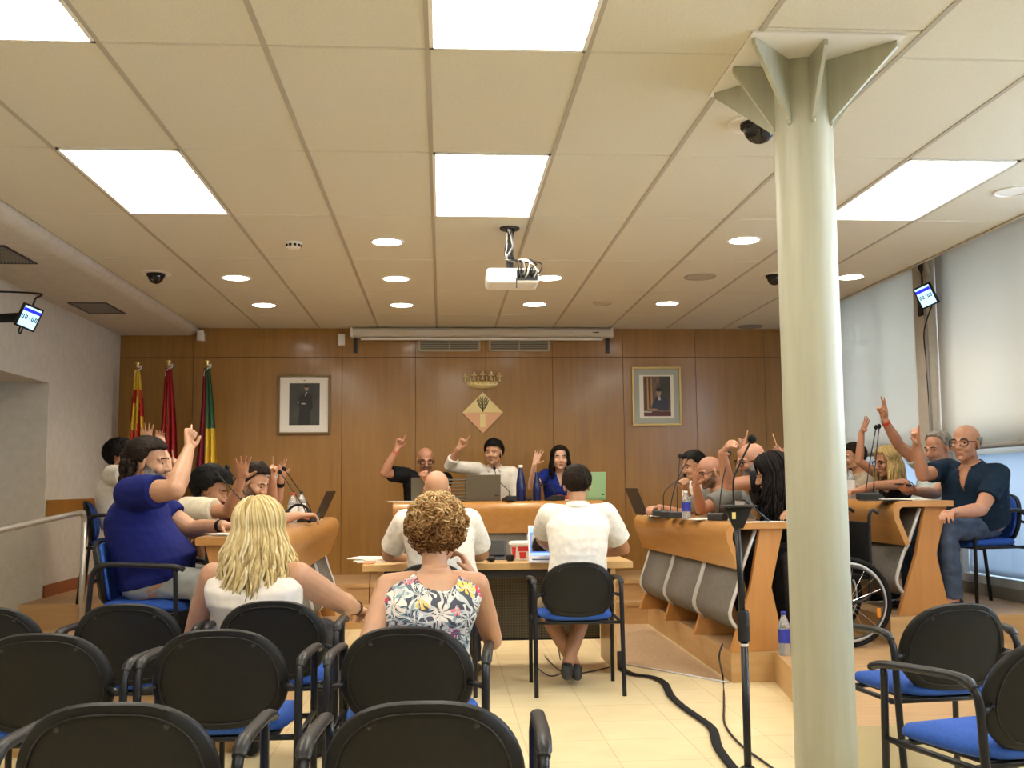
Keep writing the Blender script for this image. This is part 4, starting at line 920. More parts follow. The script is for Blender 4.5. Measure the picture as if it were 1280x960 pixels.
def skin(c):
    if c not in skins:
        a = tuple(x*.90 for x in c); b = (min(1, c[0]*1.08), c[1]*1.02, c[2]*1.0)
        skins[c] = mat('skin_%d' % len(skins), c, .5, build=noisy(a, b, 14, bump=.04, bscale=120), Subsurface_Weight=.08, Subsurface_Radius=(.6, .25, .12), Subsurface_Scale=.01)
    return skins[c]
LIGHT, TAN, RED, PALE = (.48, .265, .155), (.40, .205, .11), (.45, .225, .135), (.56, .34, .235)
M['lips'] = mat('lips', (.34, .145, .105), .5); M['eye_white'] = mat('eye_white', (.30, .28, .25), .5); M['iris'] = mat('iris', (.03, .018, .01), .15)
def cloth(name, c, v=.12, sc=30, **kw):
    M[name] = mat(name, c, .85, spec=.2, build=noisy(tuple(x*(1-v) for x in c), tuple(min(1, x*(1+v*.5)) for x in c), sc, bump=.12, bscale=220), **kw); return name
cloth('white_cotton', (.78, .75, .67)); cloth('cream_cotton', (.66, .58, .43)); cloth('white_linen', (.70, .66, .58), .08, 12); cloth('royal_blue', (.007, .012, .115)); cloth('black_cotton', (.010, .010, .012)); cloth('maroon', (.12, .010, .02))
cloth('grey_melange', (.20, .20, .18)); cloth('polo_blue', (.008, .022, .17)); cloth('navy_polo', (.008, .022, .045)); cloth('beige_cotton', (.40, .34, .25)); cloth('teal_white', (.52, .60, .58), .3, 6); cloth('grey_lilac', (.26, .23, .26))
cloth('denim', (.07, .10, .16), .4, 14); cloth('light_denim', (.38, .40, .38), .18, 10); cloth('khaki', (.40, .31, .18)); cloth('dark_trousers', (.03, .03, .035)); cloth('ivory_top', (.74, .69, .62), .1, 10); cloth('taupe', (.25, .2, .16))
def floral(nt, b, ns, ls):
    tc = ns.new('ShaderNodeTexCoord'); src = tc.outputs['Object']
    wp = node(ns, 'ShaderNodeTexNoise', i_Scale=9, i_Detail=2); ls.new(src, wp.inputs[0])
    dn = node(ns, 'ShaderNodeTexNoise', i_Scale=16, i_Detail=2); ls.new(tc.outputs['Object'], dn.inputs[0])
    da = node(ns, 'ShaderNodeVectorMath', operation='MULTIPLY_ADD'); ls.new(dn.outputs['Color'], da.inputs[0]); da.inputs[1].default_value = (.05, .05, .05); ls.new(tc.outputs['Object'], da.inputs[2]); src = da.outputs[0]
    def leaf(scale, off, rays, thr, rmax):
        mp = node(ns, 'ShaderNodeMapping'); mp.inputs['Location'].default_value = off; ls.new(src, mp.inputs[0])
        v = node(ns, 'ShaderNodeTexVoronoi', i_Scale=scale); ls.new(mp.outputs[0], v.inputs[0])
        # vector from the cell centre gives petals around each flower
        sc = node(ns, 'ShaderNodeVectorMath', operation='SUBTRACT'); ls.new(mp.outputs[0], sc.inputs[0]); ls.new(v.outputs['Position'], sc.inputs[1])
        sp = ns.new('ShaderNodeSeparateXYZ'); ls.new(sc.outputs[0], sp.inputs[0])
        at2 = node(ns, 'ShaderNodeMath', operation='ARCTAN2'); ls.new(sp.outputs[2], at2.inputs[0]); ls.new(sp.outputs[0], at2.inputs[1])
        add = node(ns, 'ShaderNodeMath', operation='MULTIPLY_ADD'); ls.new(at2.outputs[0], add.inputs[0]); add.inputs[1].default_value = rays; 
        cs = node(ns, 'ShaderNodeMath', operation='MULTIPLY'); ls.new(wp.outputs[0], cs.inputs[0]); cs.inputs[1].default_value = 6; ls.new(cs.outputs[0], add.inputs[2])
        c = node(ns, 'ShaderNodeMath', operation='COSINE'); ls.new(add.outputs[0], c.inputs[0])
        g = node(ns, 'ShaderNodeMath', operation='GREATER_THAN'); ls.new(c.outputs[0], g.inputs[0]); g.inputs[1].default_value = thr
        l = node(ns, 'ShaderNodeMath', operation='LESS_THAN'); ls.new(v.outputs['Distance'], l.inputs[0]); l.inputs[1].default_value = rmax
        m = node(ns, 'ShaderNodeMath', operation='MULTIPLY'); ls.new(g.outputs[0], m.inputs[0]); ls.new(l.outputs[0], m.inputs[1])
        return m.outputs[0], v.outputs['Color']
    cur = None
    def over(fac, col_a, col_sock=None):
        nonlocal cur
        mx = node(ns, 'ShaderNodeMix', data_type='RGBA'); ls.new(fac, mx.inputs[0])
        if cur is None: mx.inputs[6].default_value = (.075, .08, .105, 1)
        else: ls.new(cur, mx.inputs[6])
        if col_sock is not None: ls.new(col_sock, mx.inputs[7])
        else: mx.inputs[7].default_value = (*col_a, 1)
        cur = mx.outputs[2]
    f, c = leaf(7.5, (0, 0, 0), 9, .25, .70); over(f, (.52, .53, .52))
    f, c = leaf(9, (.37, .2, .11), 11, .5, .62); over(f, (.22, .33, .38))
    f, c = leaf(10, (.17, .6, .31), 9, .45, .5); over(f, (.66, .65, .62))
    f, c = leaf(12, (.7, .1, .53), 8, -.35, .47)
    r = ramp(ns, [(.0, (.55, .05, .10)), (.35, (.70, .22, .25)), (.6, (.75, .68, .6)), (.8, (.75, .5, .10)), (.95, (.25, .05, .18))], 'CONSTANT')
    sp = ns.new('ShaderNodeSeparateColor'); ls.new(c, sp.inputs[0]); ls.new(sp.outputs[0], r.inputs[0]); over(f, None, r.outputs[0])
    f, c = leaf(15, (.1, .9, .23), 9, .1, .30); over(f, (.70, .66, .60))
    ls.new(cur, b.inputs['Base Color'])
M['floral'] = mat('floral_print', (.1, .1, .1), .8, spec=.2, build=floral)
def hairmat(n, c1, c2):
    M[n] = mat(n, c1, .6, spec=.10, build=noisy(c1, c2, 45, (1, 1, .35), bump=.2, bscale=130)); return n
hairmat('hair_black', (.003, .0026, .0025), (.009, .0075, .007)); hairmat('hair_dark', (.007, .0045, .003), (.022, .014, .009)); hairmat('hair_brown', (.018, .010, .006), (.045, .026, .015)); hairmat('hair_grey', (.14, .125, .11), (.32, .29, .26))
hairmat('stubble', (.12, .07, .042), (.20, .125, .08)); hairmat('hair_blonde', (.46, .34, .14), (.72, .58, .30)); hairmat('hair_blonde_b', (.30, .20, .07), (.50, .37, .16)); hairmat('hair_blonde_c', (.62, .50, .26), (.84, .74, .48))
hairmat('hair_auburn', (.24, .12, .04), (.38, .22, .09)); hairmat('hair_auburn_b', (.09, .035, .012), (.18, .085, .03)); hairmat('hair_auburn_c', (.46, .31, .14), (.64, .47, .25)); hairmat('hair_blackb', (.008, .005, .005), (.02, .012, .011))

UPZ = V((0, 0, 1))
def hline(phi, front=.080, temple=.062):
    pts = [(0, front), (38, front-.004), (58, temple), (78, .03), (88, .005), (100, .022), (112, -.005), (140, -.05), (180, -.068)]
    for (a, x), (b, y) in zip(pts, pts[1:]):
        if a <= phi <= b: return x + (y-x)*(phi-a)/(b-a)
    return -.06
def fib(n):
    for i in range(n):
        z = 1-2*(i+.5)/n; r = math.sqrt(1-z*z); a = i*2.399963; yield V((r*math.cos(a), r*math.sin(a), z))
SC = V((0, .016, .035)); SR = V((.0785, .0985, .0845))
def scalp(d, k=1.0): return V((SC.x+SR.x*d.x*k, SC.y+SR.y*d.y*k, SC.z+SR.z*d.z*k))
def phi_of(p): return abs(math.degrees(math.atan2(p.x, -(p.y-SC.y))))
def hand(mb, W, D, N, side, pose, k=1.0):
    """W wrist, D finger direction, N palm normal, side = +1/-1 for the thumb side along D x N"""
    D = D.normalized(); N = (N - D*N.dot(D)).normalized(); T = D.cross(N).normalized()*side       # T points to the thumb
    P = lambda t, d, n: W + (T*t + D*d + N*n)*k
    ring = lambda d, hw, hd, off=0: [P(off + hw*math.cos(2*PI*j/14), d, hd*math.sin(2*PI*j/14)) for j in range(14)]
    mb.loft([ring(-.03, .025, .020), ring(-.005, .027, .019), ring(.03, .036, .0175, .002), ring(.06, .0415, .0155, .001), ring(.085, .042, .0135), ring(.098, .036, .010)])
    mb.ell(P(.024, .03, .008), (T*.018*k, D*.028*k, N*.016*k), 10, 8)       # thumb pad
    curls = {'open': (6, 8, 6, 8), 'spread': (4, 4, 4, 6), 'point': (3, 98, 100, 102), 'two': (4, 6, 98, 100), 'relax': (28, 34, 38, 42), 'grip': (58, 62, 66, 70), 'fist': (88, 92, 94, 96), 'horn': (5, 88, 90, 60)}[pose]
    xs = (.0305, .0105, -.0105, -.0295); ls = (.072, .080, .074, .058); fan = {'spread': (.22, .06, -.08, -.25), 'open': (.12, .03, -.05, -.15)}.get(pose, (.05, .01, -.02, -.06))
    for x, L, c, fa in zip(xs, ls, curls, fan):
        p = P(x, .088, 0); a = 0; r0 = .0092*k
        for s, (f, w) in enumerate(((.45, 1.0), (.31, 1.05), (.24, .6))):
            a += math.radians(c*w) if c > 20 else math.radians(c*.6)
            d = (D*math.cos(a) + N*math.sin(a) + T*fa*math.cos(a)).normalized(); q = p + d*L*f*k
            mb.cap(p, q, r0, r0*.9, 8); p = q; r0 *= .9
    ta = {'open': (.75, .6, .12), 'spread': (.9, .45, .1), 'point': (.35, .75, .55), 'two': (.35, .75, .5), 'relax': (.55, .75, .35), 'grip': (.4, .7, .6), 'fist': (.3, .8, .6), 'horn': (.4, .7, .5)}[pose]
    d1 = (T*ta[0]+D*ta[1]+N*ta[2]).normalized(); p = P(.026, .018, .004); q = p + d1*.042*k; mb.cap(p, q, .0135*k, .0108*k, 8)
    d2 = (d1 + (D*.5 + N*.25 - T*.15) * (1 if pose in ('open', 'spread') else .6) - (T*.5 if pose in ('point', 'two', 'fist') else T*0)).normalized(); r = q + d2*.030*k; mb.cap(q, r, .0108*k, .0085*k, 8)
class Person: pass
def person(label, head, az, seat, hyaw=0, hpitch=0, hroll=0, sk=LIGHT, k=1.0, wide=1.0, deep=1.0, belly=0.0, lean=None, arms=(None, None), hand_pose=('relax', 'relax'), shirt='white_cotton', sleeve=.62, sleeve_r=1.0, neck='crew', legs='dark_trousers',
           shorts=False, hair=None, beard=None, glasses=None, female=False, feet='black_plastic', knees=None, long_sleeve=False, bare=False, voxel=.0055, hunch=.03, deskz=None, seed=1, turn=0, hs=1.0, collar=None, sh_r=1.0, leg_len=1.0, pelvis=None, hair_kw={}):
    rnd = random.Random(seed); o = Person()
    H = at(*head); F = V((math.sin(math.radians(az)), math.cos(math.radians(az)), 0)); R = F.cross(UPZ)
    ha = math.radians(az+hyaw); HF = V((math.sin(ha), math.cos(ha), 0)); HL = -HF.cross(UPZ)
    Rh = Matrix((( HL.x, -HF.x, 0), (HL.y, -HF.y, 0), (0, 0, 1))) @ Matrix.Rotation(math.radians(hpitch), 3, 'X') @ Matrix.Rotation(math.radians(hroll), 3, 'Y')
    HM = Matrix.Translation(H) @ Rh.to_4x4() @ Matrix.Scale(hs, 4)
    h = lambda p: HM @ V(p)
    # neck base and pelvis
    N = h((0, .03, -.085)) + (-UPZ*.062 - F*.02)*k
    L = .50*k; pz = seat+.135; dz = N.z-pz
    d = min(.28, math.sqrt(max(0, L*L-dz*dz))) if lean is None else lean
    P = V((N.x, N.y, pz)) - F*d - R*turn if pelvis is None else V((*pelvis, pz))
    ax = (N-P).normalized(); L = (N-P).length
    Dp = (F - ax*F.dot(ax)).normalized(); Rs = R
    e = empty('person', V((P.x, P.y, seat-.45)), label, 'person')
    cen = lambda s: P + ax*(L*s) - Dp*(hunch*math.sin(PI*max(0, min(1, s))))
    prof = [(-.20, .13, .085), (-.10, .165, .118), (0, .178, .125), (.18, .165, .118), (.40, .158, .112), (.60, .170, .115), (.75, .180, .112), (.86, .168, .095), (.94, .125, .075), (1.0, .075, .062), (1.06, .055, .055)]
    if female: prof = [(-.20, .13, .09), (-.10, .17, .12), (0, .18, .125), (.2, .15, .108), (.40, .138, .100), (.60, .152, .118), (.75, .158, .110), (.86, .145, .088), (.94, .105, .068), (1.0, .062, .054), (1.06, .046, .046)]
    def torso(mb, infl, s0, s1, top=1.0):
        rings = []; n = 28; ss = [s for s in prof if s0 < s[0] < s1]
        def itp(s):
            for a, b in zip(prof, prof[1:]):
                if a[0] <= s <= b[0]: f = (s-a[0])/(b[0]-a[0]); return (s, a[1]+(b[1]-a[1])*f, a[2]+(b[2]-a[2])*f)
            return (s, *prof[-1][1:]) if s > 0 else (s, *prof[0][1:])
        for s, w, dd in [itp(s0)] + ss + [itp(s1)]:
            b = belly*math.exp(-((s-.22)/.24)**2); wd = (1+(wide-1)*(1 if s < .9 else .3))
            c = cen(s) + Dp*b*.6
            rings.append([c + R*((w*k*wd + infl + b*.45)*math.copysign(abs(math.cos(2*PI*j/n))**.85, math.cos(2*PI*j/n))) + Dp*((dd*k*deep + infl + b*.5)*math.copysign(abs(math.sin(2*PI*j/n))**.9, math.sin(2*PI*j/n))) for j in range(n)])
        mb.loft(rings)
    sw = (.172 if not female else .150)*k*(1+(wide-1)*.8)
    body = MB(); torso(body, 0, -.20, 1.06)
    body.cap(N - ax*.02, h((0, .022, -.055)), .058*k*(.85 if female else 1), .054*(.85 if female else 1))
    # head
    hb = MB(); E = lambda c, r: hb.ell(c, r, 20, 14)
    E((0, .016, .035), (.0765, .0965, .0825)); E((0, -.024, -.018), (.063, .068, .086)); E((0, -.033, -.072), (.049, .052, .042)); E((0, -.070, -.098), (.021, .020, .018))
    for s in (-1, 1):
        E((s*.046, -.006, -.062), (.020, .03, .028)); E((s*.036, -.066, -.032), (.026, .024, .026))
        hb.cap((s*.05, -.068, .020), (s*.012, -.089, .016), .0085, .0095, 10); E((s*.0115, -.100, -.036), (.0095, .012, .0085))
        er = Matrix.Translation((s*.077, .010, -.008)) @ Matrix.Rotation(s*.45, 4, 'Z'); m2 = MB().ell((0, 0, 0), (.009, .021, .034), 12, 10); m2.ell((0, .004, -.024), (.009, .012, .012), 10, 8); m2.xf(er); hb.add(m2.v, m2.f)
        hb.cap((s*.020, -.086, -.0635), (0, -.0945, -.061), .0055, .0062, 8); hb.cap((s*.018, -.085, -.068), (0, -.092, -.070), .0055, .0072, 8)
    for s in (-1, 1): E((s*.0315, -.0685, .0085), (.0165, .0150, .0085)); E((s*.0315, -.067, -.0115), (.016, .0140, .0070))
    hb.cap((0, -.089, .006), (0, -.111, -.030), .0085, .0125, 10); E((0, -.112, -.034), (.012, .010, .010))
    hb.xf(HM); body.add(hb.v, hb.f)
    # arms
    so = MB(); arm = []
    UA, FA = .290*k, .250*k
    for i, sgn in ((0, 1), (1, -1)):          # 0 = right arm, 1 = left arm
        spec = arms[i]; Sh = N + R*sgn*sw - ax*.055*k + F*.0
        up = spec and spec.get('up'); Sh = Sh + (UPZ*.045 + R*sgn*-.01 if up else V((0,0,0)))
        if spec and 'e' in spec:
            E_ = spec['e']; El = on_sphere(Sh, UA, E_[0], E_[1], E_[2] if len(E_) > 2 else -1)
            W_ = spec['w']; Wr = on_sphere(El, FA, W_[0], W_[1], W_[2] if len(W_) > 2 else -1)
        elif spec and 'E' in spec:
            El = Sh + (V(spec['E'])-Sh).normalized()*UA; Wr = El + (V(spec['W'])-El).normalized()*FA
        elif spec and spec.get('lap'):
            t1 = Sh - UPZ*.27*k + F*.02 + R*sgn*.05; El = Sh + (t1-Sh).normalized()*UA; t2 = P + F*.30 + R*sgn*.08 + UPZ*.15; Wr = El + (t2-El).normalized()*FA
        else:
            dzk = deskz if deskz is not None else seat+.14
            tgt = Sh + F*.16*k + R*sgn*.07; tgt.z = max(Sh.z-.27*k, dzk+.05); El = Sh + (tgt-Sh).normalized()*UA
            t2 = El + F*.2 - R*sgn*.10; t2.z = dzk+.058; Wr = El + (t2-El).normalized()*FA
        if spec and 'f' in spec: fx, fy = spec['f'][:2]; q = on_sphere(Wr, .17*k, fx, fy, spec['f'][2] if len(spec['f']) > 2 else -1); Dh = (q-Wr).normalized()
        else: Dh = ((Wr-El).normalized() + F*.25 - R*sgn*.25).normalized(); Dh.z *= .1
        Nh = V(spec['n']) if spec and 'n' in spec else (-UPZ if not up else F)
        arm.append((Sh, El, Wr, Dh, Nh, sgn))
        rs = k*sh_r*(.86 if female else 1)
        mid = Sh*.45+El*.55; body.cap(Sh, mid, .056*rs, .050*rs); body.cap(mid, El, .050*rs, .041*rs); fm = El*.72+Wr*.28; body.cap(El, fm, .040*rs, .043*rs); body.cap(fm, Wr, .043*rs, .0275*k*(.9 if female else 1))
        body.cap(N - ax*.045*k + R*sgn*sw*.45, Sh, .050*k, .056*rs)
        th = (spec or {}).get('thumb')
        T0 = Dh.normalized().cross((Nh - Dh*Nh.dot(Dh)).normalized())
        side = th if th else sgn          # right hand, palm down, fingers forward: thumb towards the body
        hand(body, Wr + Dh*.012, Dh, Nh, side, hand_pose[i], k*(.9 if female else 1.0))
        if not bare:
            s_end = Sh + (El-Sh)*sleeve; r_in, r_out = .068*rs*sleeve_r, .064*rs*sleeve_r
            so.ell(Sh, (V((r_in,0,0)), V((0,r_in,0)), V((0,0,r_in))), 14, 10); so.cap(N - ax*.045*k + R*sgn*sw*.45, Sh, .062*k, r_in)
            if long_sleeve:
                so.cap(Sh, El, r_in, .056*rs); e2 = El + (Wr-El)*.45; so.tube([El, e2], [.056*rs, .054*rs], 16)
                so.tube([El+(Wr-El)*.36, El+(Wr-El)*.47], [.058*rs, .057*rs], 16)
            else: so.tube([Sh, Sh+(El-Sh)*sleeve*.5, s_end], [r_in, r_in*1.0, r_out], 18)
    # legs
    lg = MB(); foot = []
    for sgn in (1, -1):
        hip = P + R*sgn*.092*k - UPZ*.01; kn = None
        if knees: kn, an = knees[0 if sgn == 1 else 1]; kn = V(kn); an = V(an)
        else:
            kn = hip + F*.43*k*leg_len + R*sgn*.07 - UPZ*.02; an = V((kn.x, kn.y, seat-.45+.085)) - F*.03
        t = body if shorts else lg
        if shorts:
            lg.cap(hip, hip+(kn-hip)*.5, .098*k, .092*k); lg.tube([hip+(kn-hip)*.5, hip+(kn-hip)*.92], [.092*k, .088*k], 18)
        else:
            lg.cap(hip, kn, .090*k*wide**.3, .068*k); lg.cap(kn, kn+(an-kn)*.35, .066*k, .064*k); lg.tube([kn+(an-kn)*.35, an+(kn-an)*.02], [.064*k, .056*k], 16)
        body.cap(hip, kn, .080*k, .056*k); c1 = kn+(an-kn)*.3; body.cap(kn, c1, .055*k, .055*k); body.cap(c1, an, .055*k, .037*k)
        fd = (F + R*sgn*.12).normalized(); foot.append((an, fd)); body.cap(an, an + fd*.13 - UPZ*.05, .034*k, .026*k)
    torso(lg, .002, -.20, .04)
    e_tr = lg
    me = remesh(body, voxel, 3, .5)
    lipM = HM.inverted()
    ob = link('body', me, [skin(sk), 'lips'], e, 180)
    # lip colour follows the lips themselves
    inv = HM.inverted() @ e.matrix_basis
    mi = np.zeros(len(me.polygons), dtype=np.int32); ce = np.empty(len(me.polygons)*3); me.polygons.foreach_get('center', ce); ce = ce.reshape(-1, 3)
    A = np.array(inv); lc = ce @ A[:3, :3].T + A[:3, 3]
    mi[(np.abs(lc[:, 0]) < .020) & (np.abs(lc[:, 2]+.0655) < .0072) & (lc[:, 1] < -.0865)] = 1
    me.polygons.foreach_set('material_index', mi)
    # shirt
    top = 1.0
    sh = so; torso(sh, .015, -.06, top)
    ms = remesh(sh, .0075, 3, .5, .0045, 7, seed)
    so_ = link('shirt', ms, shirt, e, 180)
    if collar == 'v' or neck != 'crew':      # cut the neck opening out of the shirt
        import bmesh
        bm = bmesh.new(); bm.from_mesh(ms); gone = []
        for f in bm.faces:
            q = f.calc_center_median() + e.location - N; x = q.dot(R)/k; z = q.dot(ax)/k; y = q.dot(Dp)
            if neck == 'scoop': cut = z > -.045 - (.03 if y > 0 else 0) + .085*(abs(x)/.105)**3
            elif neck == 'tank': cut = z > -.10 + .10*(abs(x)/.085)**3 or abs(x) > .135 and z > -.16
            else: cut = y > 0 and z > -.13 and abs(x) < (.13+z)*.30
            if cut: gone.append(f)
        bmesh.ops.delete(bm, geom=gone, context='FACES'); bm.to_mesh(ms); bm.free(); ms.update(); ms.polygons.foreach_set('use_smooth', [True]*len(ms.polygons))
        so_.modifiers.new('solid', 'SOLIDIFY').thickness = .003
    if collar in ('v', 'polo', 'shirt'):
        op = {'v': 42, 'polo': 14, 'shirt': 30}[collar]; n = 26; rows = []
        for zz, rr in ((-.028, 1.32), (.012, 1.0), (.022, .98), (-.02, 1.38)):
            row = []
            for j in range(n+1):
                a = math.radians(op + (360-2*op)*j/n); fr = math.cos(a)
                row.append(N + ax*(zz + .01 - .022*max(0, fr)) + Dp*(fr*.070*k*rr + .006) + R*(math.sin(a)*.070*k*rr))
            rows.append(row)
        MB().grid(rows).build('collar', shirt, e, 180, solid=.004)
    mt = remesh(lg, .010, 4, .5, .007, 9, seed+3)
    link('shorts' if shorts else 'trousers', mt, legs, e, 180)
    for an, fd in foot:
        b = V((an.x, an.y, an.z-.078)); rt = fd.cross(UPZ); mb = MB(); rings = []
        for t, w_, hh in ((-.085, .012, .05), (-.07, .032, .085), (-.02, .038, .10), (.05, .042, .075), (.12, .047, .055), (.165, .04, .042), (.185, .015, .022)):
            rings.append([b + fd*t + rt*(w_*math.copysign(abs(math.cos(2*PI*j/16))**.7, math.cos(2*PI*j/16))) + UPZ*(hh/2 + hh/2*math.copysign(abs(math.sin(2*PI*j/16))**.7, math.sin(2*PI*j/16))) for j in range(16)])
        s_ = mb.loft(rings).build('shoe', feet, e, 60)
    # face details
    for s in (-1, 1):
        mb = MB(); mb.ell((s*.0315, -.0705, -.0015), (.0112, .0112, .0062), 12, 8); mb.ell((s*.0315, -.0785, -.0012), (.0074, .0058, .0060), 10, 8, 1); mb.xf(HM); mb.build('eye', smat('eye_white', 'iris'), e, 180)
        bc = 'hair_dark' if hair is None else (hair[1] if hair[1] in ('hair_black', 'hair_dark', 'hair_brown') else 'hair_brown')
        mb = MB().tube(smooth_path([(s*.015, -.0925, .021), (s*.032, -.088, .026), (s*.050, -.074, .020)], 4), [.004]*4+[.0052]*4+[.0025], 8, flat=.8); mb.xf(HM); mb.build('eyebrow', bc, e, 180)
    # hair
    if hair: make_hair(e, HM, hair, rnd, (N, ax, R, Dp, k, sw, cen, prof, belly, deep, wide), hair_kw)
    if beard:
        # a short beard: the jaw surface itself, lifted a few millimetres
        full = beard[0] == 'full'; nv = len(me.vertices); co = np.empty(nv*3); me.vertices.foreach_get('co', co); co = co.reshape(-1, 3); no = np.empty(nv*3); me.vertices.foreach_get('normal', no); no = no.reshape(-1, 3)
        keep = []
        for pl in me.polygons:
            x, y, z = lc[pl.index]; ph = abs(math.degrees(math.atan2(x, -(y+.005)))); n_ = noise.noise(V((x, y, z))*60)*.004
            if z < -.128 or y > .03 or (x*x/(.075**2) + (y+.02)**2/.10**2) > 1.25: continue
            lip = abs(x) < .021 and -.0745 < z < -.0585 and y < -.07
            if full: ok = ph < 98 and z < (-.046 if ph < 22 else -.052 + .042*min(1, max(0, (ph-35)/50))) + n_ and z > -.122 and y < -.004
            else: ok = abs(x) < .026+n_ and z < -.0475 + n_ and y < -.05 and z > -.118
            if ok and not lip: keep.append(pl)
        idx = {}; vs = []; fs = []
        for pl in keep:
            f = []
            for v in pl.vertices:
                if v not in idx: idx[v] = len(vs); vs.append(V(co[v]) + V(no[v])*(.0035+.0022*noise.noise(V(co[v])*160)))
                f.append(idx[v])
            fs.append(f)
        if vs: mb = MB().add(vs, fs); mb.build('beard', beard[1], e, 180, world=False)
    if glasses:
        mb = MB()
        for s in (-1, 1):
            pts = [V((s*.034 + .027*math.copysign(abs(math.cos(a))**.7, math.cos(a)), -.101+.012*abs(math.cos(a)*.027+.034-.034)/.03, .000 + .021*math.copysign(abs(math.sin(a))**.7, math.sin(a)))) for a in [2*PI*j/24 for j in range(24)]]
            mb.tube(pts+[pts[0]], .0034 if glasses != 'thin' else .0018, 6, caps=False); mb.tube([(s*.061, -.094, .006), (s*.082, -.03, .008), (s*.083, .012, .004), (s*.080, .03, -.012)], .0026, 6)
        mb.tube([(-.009, -.106, .004), (0, -.109, .007), (.009, -.106, .004)], .0028, 6); mb.xf(HM); mb.build('glasses', 'ink' if glasses != 'brown' else 'hair_brown', e, 180)
    o.e, o.arm, o.HM, o.N, o.P, o.R, o.F, o.ax, o.Dp, o.k = e, arm, HM, N, P, R, F, ax, Dp, k
    return o
def band(o, i, t, r, h, name, m):
    Sh, El, Wr, Dh, Nh, sgn = o.arm[i]; d = (Wr-El).normalized(); c = El + (Wr-El)*t
    MB().lathe([(r*.96, -h/2), (r, -h/2), (r*1.04, 0), (r, h/2), (r*.96, h/2)], c, 20, axis=d, caps=False).build(name, m, o.e, 180)
    return c
def make_hair(e, HM, hair, rnd, T, kw):
    kind, m = hair[0], hair[1]; ms = hair[1:] if len(hair) > 2 else [m]
    N, ax, R, Dp, k, sw, cen, prof, belly, deep, wide = T; mb = MB()
    if kind in ('short', 'fringe', 'buzz', 'wavy'):
        lift = kw.get('lift', .012); front = kw.get('front', .080); temple = kw.get('temple', .062)
        for d in fib(900):
            p = scalp(d); ph = phi_of(p)
            if p.z < hline(ph, front, temple) + (kw.get('nape', 0) if ph > 110 else 0): continue
            if kind == 'fringe' and p.z > kw.get('top', .05) and ph < 180: continue
            r = .0135; tl = lift*(1+.25*noise.noise(d*3)) + (kw.get('quiff', 0)*max(0, 1-ph/70)*max(0, d.z) if kind != 'fringe' else 0)
            mb.ell(scalp(d) + d*(tl-.006), (r, r, r), 8, 6)
        mb.xf(HM); me = remesh(mb, .005, 5, .5, kw.get('rough', .002), 55, 3); link('hair', me, m, e, 180)
        if kind == 'wavy':     # collar-length curls at the nape
            for j in range(46):
                a = math.radians(rnd.uniform(95, 265)); x, y = math.sin(a), -math.cos(a); p0 = V((SC.x+.078*x, SC.y+.097*y, .01+rnd.uniform(-.02, .03))); pts = []
                ln = kw.get('length', .11)*rnd.uniform(.7, 1.1); w0 = rnd.uniform(0, 6)
                for t in range(9):
                    f = t/8; pts.append(p0 + V((x*(.012+.010*math.sin(f*9+w0)), y*(.012+.012*math.sin(f*9+w0)), -ln*f + .0)) + V((.006*math.cos(f*8+w0), 0, 0)))
                mb = MB().tube(pts, [.011, .012, .012, .012, .011, .011, .010, .008, .004], 6); mb.xf(HM)
                if j == 0: acc = MB()
                acc.add(mb.v, mb.f)
            acc.build('curls', m, e, 180)
        return
    if kind == 'curly':
        acc = MB(); vol = kw.get('vol', .034); K = kw.get('n', 620); low = kw.get('low', 0)
        for d in fib(500):
            p = scalp(d); ph = phi_of(p)
            if p.z < hline(ph)-low*(ph > 80): continue
            acc.ell(scalp(d)+d*vol*.35, (.02, .02, .02), 8, 6)
        acc.xf(HM); me = remesh(acc, .006, 1, .5, .006, 40, 5); link('hair', me, ms[-2] if len(ms) > 2 else m, e, 180)
        groups = [MB() for _ in ms]
        for i in range(K):
            d = V((rnd.gauss(0, 1), rnd.gauss(0, 1), rnd.gauss(0, 1))).normalized(); p = scalp(d); ph = phi_of(p)
            if p.z < hline(ph)-low*(ph > 80)-.012: continue
            base = p + d*vol*rnd.uniform(.2, .95); t1 = V((rnd.gauss(0,1), rnd.gauss(0,1), rnd.gauss(0,1))); t1 = (t1 - d*t1.dot(d)).normalized(); t2 = d.cross(t1); rr = rnd.uniform(.008, .016); turns = rnd.uniform(.7, 1.5); pts = []
            for q in range(11):
                f = q/10; a = f*turns*2*PI; pts.append(base + t1*rr*math.cos(a) + d*rr*math.sin(a)*.8 + t2*(f-.5)*rnd.uniform(.015, .025))
            g = groups[min(len(ms)-1, int(max(0, (.5+.5*d.z)*len(ms)*.85 + rnd.uniform(-.4, 1.0))))] if len(ms) > 1 else groups[0]
            cr = kw.get('cr', .0030); g.tube(pts, [cr*.6]+[cr]*8+[cr*.8, cr*.4], 5)
        for g, mm in zip(groups, ms):
            if g.v: g.xf(HM); g.build('curls', mm, e, 180)
        return
    # long hair: locks flow over the scalp and hang down
    acc = MB(); vol = kw.get('vol', .010)
    for d in fib(700):
        p = scalp(d); ph = phi_of(p)
        if p.z < hline(ph, .082, .05) - (.03 if ph > 100 else 0): continue
        acc.ell(scalp(d)+d*(vol*.5), (.014, .014, .014), 8, 6)
    acc.xf(HM); me = remesh(acc, .006, 2, .5, .003, 40, 2); link('hair', me, ms[0], e, 180)
    groups = [MB() for _ in ms]; Ln = kw.get('length', .30); part = kw.get('part', 0.0); face = kw.get('face', 62); wave = kw.get('wave', .010); n = kw.get('n', 230); spread = kw.get('spread', .05); lr = kw.get('r', .0075); wf = kw.get('wf', 7)
    inv = HM.inverted()
